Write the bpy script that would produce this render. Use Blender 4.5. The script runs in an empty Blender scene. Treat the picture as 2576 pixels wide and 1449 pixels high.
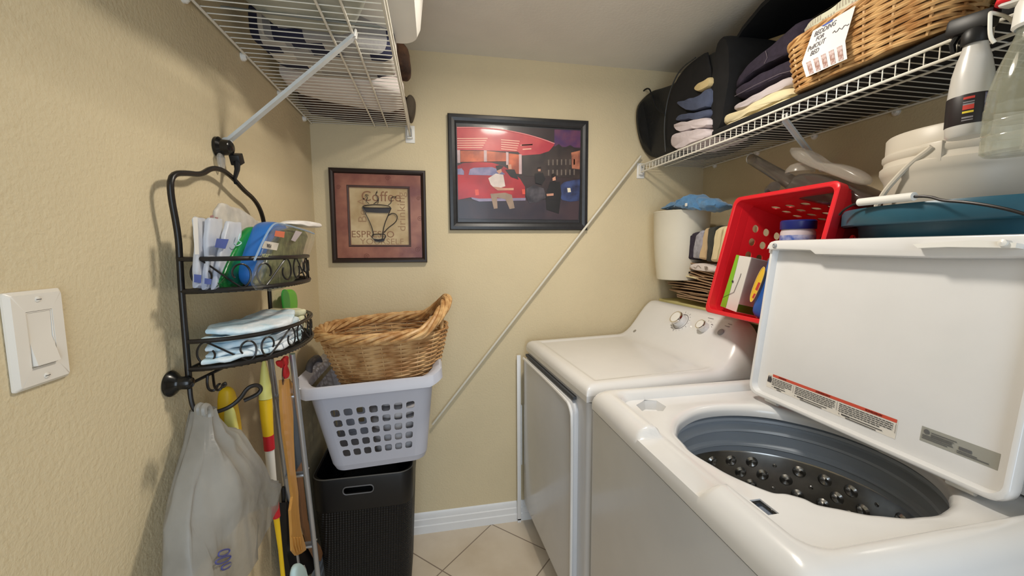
import bpy, bmesh, math, random
from mathutils import Vector, Matrix, noise
sc = bpy.context.scene
R = math.radians
rnd = random.Random(7)
# ---------------------------------------------------------------- camera
F_PX, YAW, PIT, ROL = 1011.07, .1918, .0973, -.0052
CAM = Vector((.4913, -1.853, 1.3482))
fw = Vector((math.sin(YAW)*math.cos(PIT), math.cos(YAW)*math.cos(PIT), -math.sin(PIT)))
rt = Vector((math.cos(YAW), -math.sin(YAW), 0)); up = rt.cross(fw)
rt, up = rt*math.cos(ROL)+up*math.sin(ROL), -rt*math.sin(ROL)+up*math.cos(ROL)
cd = bpy.data.cameras.new('camera'); cam = bpy.data.objects.new('camera', cd)
sc.collection.objects.link(cam); sc.camera = cam
cd.sensor_width = 36; cd.lens = 36*F_PX/2576; cd.clip_start = .02
cam.matrix_world = Matrix.Translation(CAM) @ Matrix((rt, up, -fw)).transposed().to_4x4()
def at(px, py, x=None, y=None, z=None):
    d = rt*((px-1288)/F_PX) - up*((py-724.5)/F_PX) + fw
    t = (x-CAM.x)/d.x if x is not None else (y-CAM.y)/d.y if y is not None else (z-CAM.z)/d.z
    return CAM + d*t
# ---------------------------------------------------------------- world, lights, exposure
w = bpy.data.worlds.new('world'); sc.world = w; w.use_nodes = True
bg = w.node_tree.nodes['Background']; bg.inputs[0].default_value = (.78, .86, 1, 1); bg.inputs[1].default_value = .35
def area(name, loc, target, sx, sy, power, col):
    l = bpy.data.lights.new(name, 'AREA'); l.shape = 'RECTANGLE'; l.size = sx; l.size_y = sy
    l.energy = power; l.color = col
    o = bpy.data.objects.new(name, l); sc.collection.objects.link(o); o.location = loc
    o.rotation_euler = (Vector(target)-Vector(loc)).to_track_quat('-Z', 'Y').to_euler(); return o
# daylight coming through the open doorway behind the camera
area('doorway_daylight', (.62, -3.0, 1.25), (.8, 0, .95), 1.0, 1.9, 31, (.74, .87, 1.0))
# ceiling fixture of the room
pl = bpy.data.lights.new('ceiling_bulb', 'AREA'); pl.shape = 'DISK'; pl.size = .17; pl.energy = 12; pl.color = (1, .935, .83)
plo = bpy.data.objects.new('ceiling_bulb', pl); plo.location = (.90, -.84, 2.115); sc.collection.objects.link(plo)
sc.view_settings.view_transform = 'Standard'; sc.view_settings.look = 'None'
sc.view_settings.gamma = 1; sc.view_settings.use_curve_mapping = False
sc.view_settings.exposure = -.24
# ---------------------------------------------------------------- materials
MATS = {}
def srgb(c):
    return tuple(((v/255)/12.92 if v/255 <= .04045 else ((v/255+.055)/1.055)**2.4) for v in c)
def mat(name, rgb, rough=.5, metal=0, vary=0, vscale=8, bump=0, bscale=60, trans=0, alpha=1, coat=0, rgb2=None, ior=1.45, sheen=0, emit=0, stretch=None, wave=None, dist=.002):
    if name in MATS: return MATS[name]
    m = bpy.data.materials.new(name); m.use_nodes = True; nt = m.node_tree; b = nt.nodes['Principled BSDF']
    c = srgb(rgb)
    b.inputs['Base Color'].default_value = (*c, 1); b.inputs['Roughness'].default_value = rough
    b.inputs['Metallic'].default_value = metal; b.inputs['IOR'].default_value = ior
    b.inputs['Transmission Weight'].default_value = trans; b.inputs['Alpha'].default_value = alpha
    b.inputs['Coat Weight'].default_value = coat; b.inputs['Coat Roughness'].default_value = .08
    if sheen: b.inputs['Sheen Weight'].default_value = sheen
    if emit: b.inputs['Emission Color'].default_value = (*c, 1); b.inputs['Emission Strength'].default_value = emit
    tc = nt.nodes.new('ShaderNodeTexCoord'); mp = nt.nodes.new('ShaderNodeMapping')
    nt.links.new(tc.outputs['Object'], mp.inputs[0])
    if stretch: mp.inputs['Scale'].default_value = stretch
    n = nt.nodes.new('ShaderNodeTexNoise'); n.inputs['Scale'].default_value = vscale; n.inputs['Detail'].default_value = 5
    nt.links.new(mp.outputs[0], n.inputs['Vector'])
    mx = nt.nodes.new('ShaderNodeMix'); mx.data_type = 'RGBA'
    c2 = srgb(rgb2) if rgb2 else tuple(v*(1-max(vary, .03)) for v in c)
    mx.inputs[6].default_value = (*c, 1); mx.inputs[7].default_value = (*c2, 1)
    rp = nt.nodes.new('ShaderNodeValToRGB'); rp.color_ramp.elements[0].position = .38; rp.color_ramp.elements[1].position = .62
    src = n.outputs[0]
    if wave:
        wv = nt.nodes.new('ShaderNodeTexWave'); wv.inputs['Scale'].default_value = wave[0]; wv.inputs['Distortion'].default_value = wave[1]
        if len(wave) > 2: wv.bands_direction = wave[2]
        nt.links.new(mp.outputs[0], wv.inputs['Vector']); src = wv.outputs[1]
    nt.links.new(src, rp.inputs[0]); nt.links.new(rp.outputs[0], mx.inputs[0]); nt.links.new(mx.outputs[2], b.inputs['Base Color'])
    if bump:
        n2 = nt.nodes.new('ShaderNodeTexNoise'); n2.inputs['Scale'].default_value = bscale; n2.inputs['Detail'].default_value = 4
        nt.links.new(mp.outputs[0], n2.inputs['Vector'])
        bp = nt.nodes.new('ShaderNodeBump'); bp.inputs['Strength'].default_value = bump; bp.inputs['Distance'].default_value = dist
        nt.links.new(n2.outputs[0], bp.inputs['Height']); nt.links.new(bp.outputs[0], b.inputs['Normal'])
    MATS[name] = m; return m
WALL = mat('cream_wall', (214, 198, 163), .75, vary=.05, vscale=3, bump=.4, bscale=150, dist=.004)
CEIL = mat('ceiling_paint', (226, 222, 212), .8, bump=.3, bscale=90, vary=.03)
TRIM = mat('trim_paint', (232, 232, 232), .35, vary=.03)
WHITE = mat('appliance_white', (224, 223, 222), .22, coat=.5, vary=.02)
PANEL = mat('appliance_panel', (206, 207, 210), .25, coat=.3, vary=.02)
WPL = mat('white_plastic', (230, 228, 222), .35, vary=.02)
WIRE = mat('vinyl_wire', (228, 224, 212), .4, vary=.04)
BRACE = mat('brace_white', (208, 212, 212), .4, vary=.08, vscale=40)
BLACK = mat('black_iron', (28, 24, 22), .35, vary=.2, vscale=60, bump=.2, bscale=200, dist=.0005)
BFAB = mat('black_fabric', (20, 20, 22), .85, vary=.3, vscale=30, bump=.4, bscale=350, dist=.0006)
BPL = mat('black_plastic', (15, 15, 17), .45, vary=.2)
GREYB = mat('dark_grey', (84, 84, 88), .5)
INK = mat('ink', (60, 58, 60), .6); GREYINK = mat('grey_ink', (128, 124, 128), .6)
CHROME = mat('chrome', (225, 222, 218), .12, metal=1)
STEEL = mat('basket_steel', (176, 174, 170), .26, metal=1, vary=.25, vscale=22)
GREYP = mat('tub_ring_grey', (160, 167, 176), .35, vary=.05)
BASKG = mat('laundry_grey', (196, 197, 207), .4, vary=.03)
WICK = mat('wicker', (212, 172, 118), .45, rgb2=(172, 124, 74), vscale=30, vary=.3, bump=.3, bscale=120, dist=.001)
WICKD = mat('wicker_body', (206, 168, 118), .45, rgb2=(164, 118, 72), vscale=16, bump=.4, bscale=160, dist=.001)
RED = mat('red_plastic', (222, 34, 44), .35, vary=.08)
TEAL = mat('teal_plastic', (40, 86, 104), .35, vary=.1, vscale=12)
BUCK = mat('bucket_white', (204, 196, 182), .4, vary=.05, vscale=6)
PAPERB = mat('brown_paper', (168, 138, 108), .8, vary=.15, vscale=14, bump=.3, bscale=30)
CREAM = mat('cream_paper', (226, 212, 170), .8, vary=.06)
YELP = mat('pale_yellow', (222, 212, 150), .7, vary=.06)
WHITEF = mat('white_cloth', (222, 212, 208), .9, vary=.06, vscale=12, bump=.5, bscale=60, dist=.003)
CREAMF = mat('cream_cloth', (226, 212, 172), .9, vary=.08, vscale=12, bump=.5, bscale=40, dist=.003)
NAVY = mat('navy_denim', (52, 44, 60), .9, vary=.25, vscale=60, bump=.4, bscale=200)
SLATE = mat('slate_cloth', (76, 84, 108), .9, vary=.15, vscale=30, bump=.4, bscale=120)
TANF = mat('tan_cloth', (200, 180, 132), .9, vary=.1, bump=.4, bscale=90)
BROWNF = mat('brown_blanket', (80, 56, 40), .95, rgb2=(50, 34, 26), vscale=26, bump=.6, bscale=120, dist=.004)
CLEAR = mat('clear_plastic', (236, 238, 236), .08, trans=.92, alpha=.55)
CLEARG = mat('smoke_plastic', (112, 104, 96), .15, trans=.55, alpha=.82)
MILK = mat('milky_plastic', (214, 208, 198), .3, trans=.35, alpha=.8)
# ---------------------------------------------------------------- mesh helpers
class MB:
    def __init__(s): s.v = []; s.f = []
    def add(s, vs, fs):
        k = len(s.v); s.v += [Vector(v) for v in vs]; s.f += [tuple(i+k for i in f) for f in fs]; return s
    def box(s, c, h, bev=0, seg=2, M=None):
        bm = bmesh.new(); bmesh.ops.create_cube(bm, size=2)
        for v in bm.verts: v.co = Vector((v.co.x*h[0], v.co.y*h[1], v.co.z*h[2]))
        if bev: bmesh.ops.bevel(bm, geom=bm.edges[:], offset=bev, segments=seg, profile=.5, affect='EDGES')
        if M is not None: bmesh.ops.transform(bm, matrix=M.to_4x4(), verts=bm.verts)
        for v in bm.verts: v.co += Vector(c)
        bm.verts.index_update()
        s.add([v.co.copy() for v in bm.verts], [[v.index for v in f.verts] for f in bm.faces]); bm.free(); return s
    def bb(s, a, b, bev=0, seg=2):
        a, b = Vector(a), Vector(b); h = (b-a)/2
        return s.box((a+b)/2, (abs(h.x), abs(h.y), abs(h.z)), bev, seg)
    def loops(s, L, closed=True, cap0=False, cap1=False, wrap=False):
        n = len(L[0]); vs = [p for l in L for p in l]; fs = []
        m = len(L)
        for i in range(m if wrap else m-1):
            a, b = i*n, ((i+1) % m)*n
            for j in range(n if closed else n-1):
                k = (j+1) % n; fs.append((a+j, a+k, b+k, b+j))
        if cap0: fs.append(tuple(reversed(range(n))))
        if cap1: fs.append(tuple((m-1)*n+j for j in range(n)))
        return s.add(vs, fs)
    def tube(s, pts, r, n=8, cap=True, closed=False):
        pts = [Vector(p) for p in pts]; m = len(pts); rr = r if isinstance(r, (list, tuple)) else [r]*m
        L = []; prev = None
        for i, p in enumerate(pts):
            if closed: t = pts[(i+1) % m]-pts[i-1]
            else: t = pts[min(i+1, m-1)]-pts[max(i-1, 0)]
            if t.length < 1e-9: t = Vector((0, 0, 1))
            t.normalize()
            if prev is None:
                a = Vector((0, 0, 1)) if abs(t.z) < .9 else Vector((1, 0, 0)); u = t.cross(a).normalized()
            else:
                u = prev - t*prev.dot(t); u = u.normalized() if u.length > 1e-6 else t.orthogonal().normalized()
            prev = u; v = t.cross(u)
            L.append([p+(u*math.cos(2*math.pi*k/n)+v*math.sin(2*math.pi*k/n))*rr[i] for k in range(n)])
        return s.loops(L, cap0=cap and not closed, cap1=cap and not closed, wrap=closed)
    def lathe(s, c, prof, n=40, ex=1, ey=1, M=None, cap0=False, cap1=False):
        c = Vector(c); L = []
        for r, z in prof:
            l = []
            for k in range(n):
                a = 2*math.pi*k/n; p = Vector((r*math.cos(a)*ex, r*math.sin(a)*ey, z))
                l.append(c+(M @ p if M is not None else p))
            L.append(l)
        return s.loops(L, cap0=cap0, cap1=cap1)
    def prism(s, pts, d):
        pts = [Vector(p) for p in pts]; d = Vector(d)
        return s.loops([pts, [p+d for p in pts]], cap0=True, cap1=True)
def smooth_poly(pts, n=48, it=2, closed=True):
    P = [Vector(p) for p in pts]
    for _ in range(it):
        Q = []; m = len(P)
        for i in range(m if closed else m-1):
            a, b = P[i], P[(i+1) % m]; Q += [a*.75+b*.25, a*.25+b*.75]
        if not closed: Q = [P[0]]+Q+[P[-1]]
        P = Q
    return P
def resample(P, n, closed=True):
    P = [Vector(p) for p in P]; Q = P+[P[0]] if closed else P
    d = [0]
    for i in range(len(Q)-1): d.append(d[-1]+(Q[i+1]-Q[i]).length)
    out = []; j = 0
    for k in range(n):
        t = d[-1]*k/(n if closed else n-1)
        while j < len(d)-2 and d[j+1] < t: j += 1
        f = (t-d[j])/max(d[j+1]-d[j], 1e-9); out.append(Q[j].lerp(Q[j+1], f))
    return out
def cushion(pts, d, p=.35, n=56, rings=14, wr=.004, ws=14, seed=0, it=2, mb=None):
    """soft body: the outline is its widest section, d its thickness vector"""
    mb = mb or MB(); P = resample(smooth_poly(pts, it=it), n); c = sum(P, Vector())/n; d = Vector(d); L = []
    for i in range(rings+1):
        t = math.pi*i/rings; o = math.copysign(abs(math.cos(t))**.8, math.cos(t)); sc_ = max(math.sin(t), .0)**p
        if i in (0, rings): sc_ = .02
        L.append([c+(q-c)*sc_ - d*(o*.5) + d*.5 for q in P])
    for l in L:
        for k, q in enumerate(l):
            nv = noise.noise_vector(q*ws+Vector((seed*7.3, 0, 0)))*wr + noise.noise_vector(q*ws*.35+Vector((0, seed*3.1, 0)))*wr*1.4
            l[k] = q+nv
    return mb.loops(L, cap0=True, cap1=True)
def folded(x0, x1, y0, y1, z0, z1, layers=2, seed=0, wr=.003, r=None):
    """folded cloth: a stack of rounded layers joined at the fold, one cloth"""
    mb = MB(); h = (z1-z0)/layers
    for i in range(layers):
        o = rnd.uniform(-.004, .004)
        pts = [(x0+o, y0, 0), (x1, y0, 0), (x1, y1, 0), (x0+o, y1, 0)]
        pts = [Vector((a, b, z0+h*i)) for a, b, _ in pts]
        cushion(pts, (0, 0, h*1.04), p=.22, wr=wr, seed=seed+i, it=3, mb=mb, n=64)
    return mb
def textmb(s, size, origin, ux, uy, depth=.0003, mb=None, align='LEFT', width=1, bold=0):
    cu = bpy.data.curves.new('t', 'FONT'); cu.body = s; cu.size = size; cu.align_x = align; cu.extrude = depth; cu.resolution_u = 3
    cu.offset = bold
    o = bpy.data.objects.new('t', cu); sc.collection.objects.link(o)
    dg = bpy.context.evaluated_depsgraph_get(); me = bpy.data.meshes.new_from_object(o.evaluated_get(dg))
    mb = mb or MB(); ux = Vector(ux).normalized()*width; uy = Vector(uy).normalized(); n = ux.cross(uy).normalized(); o0 = Vector(origin)
    mb.add([o0+ux*v.co.x+uy*v.co.y+n*v.co.z for v in me.vertices], [tuple(p.vertices) for p in me.polygons])
    bpy.data.objects.remove(o); bpy.data.curves.remove(cu); bpy.data.meshes.remove(me); return mb
WL = {}
def thing(name, label, cat, loc, group=None):
    o = bpy.data.objects.new(name, None); sc.collection.objects.link(o); o.location = loc; WL[o.name] = Vector(loc)
    o.empty_display_size = .05; o['label'] = label; o['category'] = cat
    if group: o['group'] = group
    return o
def obj(name, mb, m, parent=None, label=None, cat=None, group=None, kind=None, ang=38):
    vs = mb.v; lo = Vector([min(v[i] for v in vs) for i in range(3)]); hi = Vector([max(v[i] for v in vs) for i in range(3)])
    base = Vector(((lo.x+hi.x)/2, (lo.y+hi.y)/2, lo.z))
    me = bpy.data.meshes.new(name); me.from_pydata([v-base for v in vs], [], mb.f); me.validate(); me.update()
    bm = bmesh.new(); bm.from_mesh(me); bmesh.ops.recalc_face_normals(bm, faces=bm.faces); bm.to_mesh(me); bm.free()
    me.polygons.foreach_set('use_smooth', [True]*len(me.polygons)); me.set_sharp_from_angle(angle=R(ang))
    me.materials.append(m); o = bpy.data.objects.new(name, me); sc.collection.objects.link(o)
    WL[o.name] = base; o.location = base
    if parent: o.parent = parent; o.location = base-WL[parent.name]
    if label: o['label'] = label
    if cat: o['category'] = cat
    if group: o['group'] = group
    if kind: o['kind'] = kind
    return o
def cut(o, mb):
    me = bpy.data.meshes.new('c'); b = WL[o.name]; me.from_pydata([v-b for v in mb.v], [], mb.f)
    bm = bmesh.new(); bm.from_mesh(me); bmesh.ops.recalc_face_normals(bm, faces=bm.faces); bm.to_mesh(me); bm.free()
    c = bpy.data.objects.new('c', me); sc.collection.objects.link(c)
    par = o.parent; loc = o.location.copy(); o.parent = None; o.location = (0, 0, 0); c.location = (0, 0, 0)
    md = o.modifiers.new('b', 'BOOLEAN'); md.operation = 'DIFFERENCE'; md.object = c; md.solver = 'EXACT'
    dg = bpy.context.evaluated_depsgraph_get(); new = bpy.data.meshes.new_from_object(o.evaluated_get(dg))
    o.modifiers.clear(); o.data = new; new.set_sharp_from_angle(angle=R(38))
    o.parent = par; o.location = loc; bpy.data.objects.remove(c)
V = Vector
X, Y, Z = V((1, 0, 0)), V((0, 1, 0)), V((0, 0, 1))
# ---------------------------------------------------------------- room shell
RX, RY0, CH = 1.839, -2.45, 2.195
T = .1
def struct(n, mb, m, parent=None): return obj(n, mb, m, parent, kind='structure')
fm = mat('floor_tile', (218, 204, 184), .35, vary=.08, vscale=5, rgb2=(206, 190, 168), coat=.2)
nt = fm.node_tree; b = nt.nodes['Principled BSDF']
geo = nt.nodes.new('ShaderNodeNewGeometry'); sx = nt.nodes.new('ShaderNodeSeparateXYZ'); nt.links.new(geo.outputs['Position'], sx.inputs[0])
def mth(op, a, bb_=None):
    n = nt.nodes.new('ShaderNodeMath'); n.operation = op
    for i, v in enumerate((a, bb_)):
        if v is None: continue
        if isinstance(v, (int, float)): n.inputs[i].default_value = v
        else: nt.links.new(v, n.inputs[i])
    return n.outputs[0]
def gline(op, off):
    s_ = mth('FRACT', mth('ADD', mth('DIVIDE', mth('SUBTRACT', mth(op, sx.outputs[0], sx.outputs[1]), off), .487), 10.5))
    return mth('LESS_THAN', mth('ABSOLUTE', mth('SUBTRACT', s_, .5)), .0075)
g = mth('MAXIMUM', gline('ADD', .241), gline('SUBTRACT', .752))
old = b.inputs['Base Color'].links[0].from_socket
mx = nt.nodes.new('ShaderNodeMix'); mx.data_type = 'RGBA'; nt.links.new(g, mx.inputs[0]); nt.links.new(old, mx.inputs[6])
mx.inputs[7].default_value = (*srgb((142, 126, 110)), 1); nt.links.new(mx.outputs[2], b.inputs['Base Color'])
rg = mth('ADD', mth('MULTIPLY', g, .4), .35); nt.links.new(rg, b.inputs['Roughness'])
bp = nt.nodes.new('ShaderNodeBump'); bp.invert = True; bp.inputs['Distance'].default_value = .002; nt.links.new(g, bp.inputs['Height']); nt.links.new(bp.outputs[0], b.inputs['Normal'])
struct('floor', MB().bb((-T, RY0-1.2, -.05), (RX+T, T, 0)), fm)
struct('ceiling', MB().bb((-T, RY0-T, CH), (RX+T, T, CH+.08)), CEIL)
struct('wall_left', MB().bb((-T, RY0-T, 0), (0, T, CH)), WALL)
struct('wall_back', MB().bb((0, 0, 0), (RX, T, CH)), WALL)
struct('wall_right', MB().bb((RX, RY0-T, 0), (RX+T, T, CH)), WALL)
DX0, DX1, DH = .12, 1.12, 2.04
wf = MB().bb((0, RY0-T, 0), (DX0, RY0, CH)); wf.bb((DX1, RY0-T, 0), (RX, RY0, CH)); wf.bb((DX0, RY0-T, DH), (DX1, RY0, CH))
struct('wall_front', wf, WALL)
dc = MB()
for a, c in (((DX0-.06, 0), (DX0, DH+.06)), ((DX1, 0), (DX1+.06, DH+.06)), ((DX0, DH), (DX1, DH+.06))):
    dc.bb((a[0], RY0, a[1]), (c[0], RY0+.015, c[1]), .004)
struct('trim_1', dc, TRIM)
def baseboard(n, a, c, nrm):
    a, c, nrm = V(a), V(c), V(nrm); prof = [(0, 0), (.015, 0), (.015, .036), (.011, .040), (.011, .066), (.007, .070), (.007, .092), (.002, .1), (0, .1)]
    return struct(n, MB().loops([[q+nrm*u+Z*v for u, v in prof] for q in (a, c)], cap0=True, cap1=True), TRIM)
baseboard('baseboard_back', (0, 0, 0), (RX, 0, 0), (0, -1, 0))
baseboard('baseboard_left', (0, -.016, 0), (0, RY0, 0), (1, 0, 0))
baseboard('baseboard_right', (RX, -.016, 0), (RX, RY0, 0), (-1, 0, 0))
# ---------------------------------------------------------------- ceiling light (just above the frame)
cl = thing('ceiling_light', 'round flush ceiling light above the washer and dryer', 'ceiling light', (.88, -.86, CH-.06))
obj('base', MB().lathe((.88, -.86, CH-.02), [(.0, 0), (.13, 0), (.13, .019), (0, .019)], 32), WPL, cl)
sh = mat('lamp_glass', (255, 238, 212), .3, emit=15)
obj('lamp_shade', MB().lathe((.88, -.86, CH-.06), [(.001, -.012), (.05, -.010), (.09, 0), (.115, .018), (.12, .04)], 32), sh, cl)
# ---------------------------------------------------------------- wire shelves
def wire_shelf(label, xw, xf, y0, y1, z, rods, brace, lipdrop=.033):
    sgn = 1 if xf > xw else -1
    t = thing('wire_shelf', label, 'shelf', (xw, (y0+y1)/2, z))
    d = MB(); y = y0-.004
    while y > y1:
        d.tube([(xw, y, z+.0028), (xf-sgn*.001, y, z+.0028), (xf, y, z), (xf, y, z-lipdrop)], .0014, 5); y -= .0262
    obj('deck_wires', d, WIRE, t)
    for x, zz, r in [(xw, z-.001, .0032)]+[(q, z-.001, .003) for q in rods]:
        obj('rail', MB().tube([(x, y0, zz), (x, y1, zz)], r, 8), WIRE, t)
    for zz in (z-.001, z-lipdrop): obj('front_rail', MB().tube([(xf+sgn*.003, y0, zz), (xf+sgn*.003, y1, zz)], .0034, 8), WIRE, t)
    # end bracket on the back wall
    e = MB(); e.bb((xf-.018, -.004, z-lipdrop-.028), (xf+.022, -.0005, z+.012), .002)
    e.bb((xf-.008, -.02, z-lipdrop-.012), (xf+.012, -.0005, z-lipdrop-.006), .001)
    e.bb((xf-.010, -.02, z-lipdrop-.012), (xf-.006, -.0005, z+.0), .001); e.bb((xf+.009, -.02, z-lipdrop-.012), (xf+.013, -.0005, z+.0), .001)
    obj('end_bracket', e, WPL, t)
    # wall clips
    yy = y0-.08
    while yy > y1:
        xa = xw-sgn*.012 if sgn < 0 else 0.0
        c = MB().lathe((0, 0, 0), [(.001, 0), (.011, 0), (.011, .006), (.006, .012), (.001, .012)], 14)
        c = MB().add([V((RX-v.z, v.x+yy, v.y+z-.006)) if sgn < 0 else V((v.z, v.x+yy, v.y+z-.006)) for v in c.v], c.f)
        obj('wall_clip', c, WPL, t); yy -= .26
    for a, b_ in brace:
        a, b_ = V(a), V(b_); dr = (b_-a).normalized(); s1 = dr.cross(Y).normalized()
        m = MB()
        # channel strip with curled edges
        L = []
        for p in (a, b_):
            L.append([p+Y*u+s1*v for u, v in ((-.0095, 0), (-.0095, .007), (-.0075, .007), (-.0075, .0025), (.0075, .0025), (.0075, .007), (.0095, .007), (.0095, 0))])
        m.loops(L, cap0=True, cap1=True)
        m.tube([a+s1*.003-Y*.005, a+s1*.003+Y*.005], .011, 12)
        obj('support_brace', m, BRACE, t)
        obj('brace_hook', MB().tube([b_-Y*.006, b_-Y*.006+Z*.012+dr*.004, b_+Y*.006+Z*.012+dr*.004, b_+Y*.006], .0035, 6), WPL, t)
    return t
wire_shelf('white wire shelf high on the left wall, piled with bedding', .010, .402, -.006, -1.75, 1.869, (.2603, .3118), [((.012, -.745, 1.604), (.316, -.766, 1.862))])
wire_shelf('white wire shelf high on the right wall under the black organizer', RX-.010, 1.491, -.006, -1.75, 1.748, (1.62,), [((RX-.012, -.655, 1.622), (1.494, -.827, 1.716))])
# ---------------------------------------------------------------- left shelf contents
ZL = 1.876
BEDG = mat('packed_bedding', (176, 176, 166), .35, vary=.12, vscale=9, bump=.5, bscale=14, dist=.01, rgb2=(146, 150, 140))
t = thing('bedding_package', 'grey bedding in a clear plastic zip bag at the near end of left shelf', 'bedding', (.22, -1.05, ZL))
obj('bedding', cushion([(.045, -.735, ZL), (.385, -.70, ZL), (.385, -1.6, ZL), (.06, -1.6, ZL)], (0, 0, .068), p=.12, it=1, seed=3, wr=.005), BEDG, t)
obj('plastic_strap', MB().tube([(.05, -.82, ZL-.001), (.38, -.80, ZL-.001)], .003, 6), mat('strap_grey', (120, 122, 116), .5), t)
QM = mat('patch_quilt', (206, 198, 190), .9, bump=.7, bscale=50, dist=.004)
nt = QM.node_tree; b = nt.nodes['Principled BSDF']; tc = nt.nodes['Texture Coordinate']
br = nt.nodes.new('ShaderNodeTexBrick'); br.inputs['Scale'].default_value = 1; br.inputs['Brick Width'].default_value = .09; br.inputs['Row Height'].default_value = .034
br.inputs['Mortar Size'].default_value = 0; br.inputs['Color1'].default_value = (*srgb((196, 190, 182)), 1); br.inputs['Color2'].default_value = (*srgb((110, 112, 120)), 1)
br.inputs['Bias'].default_value = -.15
br2 = nt.nodes.new('ShaderNodeTexBrick'); br2.inputs['Scale'].default_value = 1; br2.inputs['Brick Width'].default_value = .075; br2.inputs['Row Height'].default_value = .034
br2.inputs['Mortar Size'].default_value = 0; br2.inputs['Color1'].default_value = (1, 1, 1, 1); br2.inputs['Color2'].default_value = (0, 0, 0, 1); br2.inputs['Bias'].default_value = -.3
gt = nt.nodes.new('ShaderNodeMath'); gt.operation = 'LESS_THAN'; gt.inputs[1].default_value = .5
mq = nt.nodes.new('ShaderNodeMix'); mq.data_type = 'RGBA'
nt.links.new(tc.outputs['Object'], br.inputs[0]); nt.links.new(tc.outputs['Object'], br2.inputs[0]); nt.links.new(br2.outputs[0], gt.inputs[0])
nt.links.new(gt.outputs[0], mq.inputs[0]); nt.links.new(br.outputs[0], mq.inputs[6]); mq.inputs[7].default_value = (*srgb((36, 38, 62)), 1)
nt.links.new(mq.outputs[2], b.inputs['Base Color'])
obj('folded_quilt', cushion([(.06, -.455, ZL), (.398, -.435, ZL), (.398, -.705, ZL), (.035, -.73, ZL)], (0, 0, .12), p=.12, it=1, seed=5, wr=.004, ws=20), QM, None,
    'quilt with navy and grey patches folded on left wire shelf', 'quilt')
for k, (lab, z0, z1, y0, y1, dx) in enumerate((('white blanket lying directly on left shelf wires between quilt and brown blanket', ZL, ZL+.055, -.20, -.44, 0),
        ('cream white blanket folded on top of the lowest white blanket, left shelf', ZL+.057, ZL+.11, -.21, -.43, -.01))):
    obj('folded_blanket', cushion([(.03, -.32, z0), (.12, y0-.02, z0), (.402+dx, y0+.07, z0), (.402+dx, y1-.01, z0), (.035, y1-.03, z0)], (0, 0, z1-z0), p=.12, it=1, seed=9+k, wr=.004, ws=18), WHITEF, None, lab, 'blanket', 'white blankets on the left shelf')
t = thing('brown_blanket', 'dark brown blanket rolled at the far end of left shelf, edge bulging over the lip', 'blanket', (.22, -.09, ZL))
obj('blanket_body', cushion([(.018, -.012, ZL), (.41, -.012, ZL), (.41, -.15, ZL), (.16, -.21, ZL), (.018, -.27, ZL)], (0, 0, .10), p=.12, it=1, seed=12, wr=.004), BROWNF, t)
obj('hanging_fold', cushion([(.412, -.03, ZL-.015), (.432, -.035, ZL+.03), (.435, -.035, ZL+.075), (.41, -.04, ZL+.1), (.38, -.04, ZL+.04)], (0, -.10, 0), p=.4, seed=14, wr=.004), mat('brown_blanket_grey', (88, 78, 64), .95, bump=.5, bscale=90, vary=.2), t)
obj('brown_throw', cushion([(.30, -.27, ZL+.115), (.42, -.26, ZL+.06), (.43, -.27, ZL+.12), (.425, -.28, ZL+.16), (.33, -.28, ZL+.18)], (0, -.14, 0), p=.35, seed=16, wr=.007, ws=22), BROWNF, None, 'dark brown throw bunched on top of the white blankets, left shelf', 'throw')
t = thing('storage_tote', 'white plastic tote overhanging the lip of left shelf near ceiling', 'storage tote', (.335, -.88, ZL+.072))
def rrect(cx, cy, hx, hy, r, z, n=8):
    P = []
    for sx_, sy_, a0 in ((1, 1, 0), (-1, 1, 90), (-1, -1, 180), (1, -1, 270)):
        for k in range(n+1):
            a = R(a0+90*k/n); P.append(V((cx+sx_*(hx-r)+r*math.cos(a), cy+sy_*(hy-r)+r*math.sin(a), z)))
    return P
tx, ty = .335, -.88
obj('tote_body', MB().loops([rrect(tx, ty, .10, .28, .04, ZL+.072), rrect(tx, ty, .125, .315, .05, ZL+.076), rrect(tx, ty, .135, .325, .055, ZL+.10), rrect(tx, ty, .150, .34, .055, ZL+.24), rrect(tx, ty, .147, .337, .05, ZL+.24), rrect(tx, ty, .130, .32, .05, ZL+.10), rrect(tx, ty, .10, .28, .04, ZL+.08)], cap0=True, cap1=True), WPL, t)
obj('tote_rim', MB().loops([rrect(tx, ty, a_, b_, .06, ZL+z_) for a_, b_, z_ in ((.150, .34, .215), (.160, .35, .215), (.163, .353, .230), (.158, .348, .25), (.148, .338, .25), (.146, .336, .22))]), WPL, t)
# ---------------------------------------------------------------- dryer
def rot_frame(org, yawdeg):
    M = Matrix.Rotation(R(yawdeg), 3, 'Z'); o = V(org)
    return lambda u, v, z: o + M @ V((u, v, z))
# local: u = depth from front (into the room's right), v = from near side (0) to far side, z up
D = rot_frame((.942, -.724, 0), 3.1); DW, DD = .668, .63
t = thing('clothes_dryer', 'white front loading clothes dryer beside the back wall, dials on its console', 'dryer', tuple(D(.32, .34, 0)))
def drect(u0, u1, v0, v1, r, z, f=D, n=6):
    P = []
    for su, sv, a0 in ((1, 1, 0), (0, 1, 90), (0, 0, 180), (1, 0, 270)):
        for k in range(n+1):
            a = R(a0+90*k/n); cu = u1-r if su else u0+r; cv = v1-r if sv else v0+r
            P.append(f(cu+r*math.cos(a), cv+r*math.sin(a), z))
    return P
obj('cabinet', MB().loops([drect(.05, DD, .0, DW, .02, 0), drect(.03, DD, 0, DW, .02, .03), drect(.006, DD, 0, DW, .02, .10), drect(.006, DD, 0, DW, .02, .872)], cap0=True, cap1=True), PANEL, t)
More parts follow.
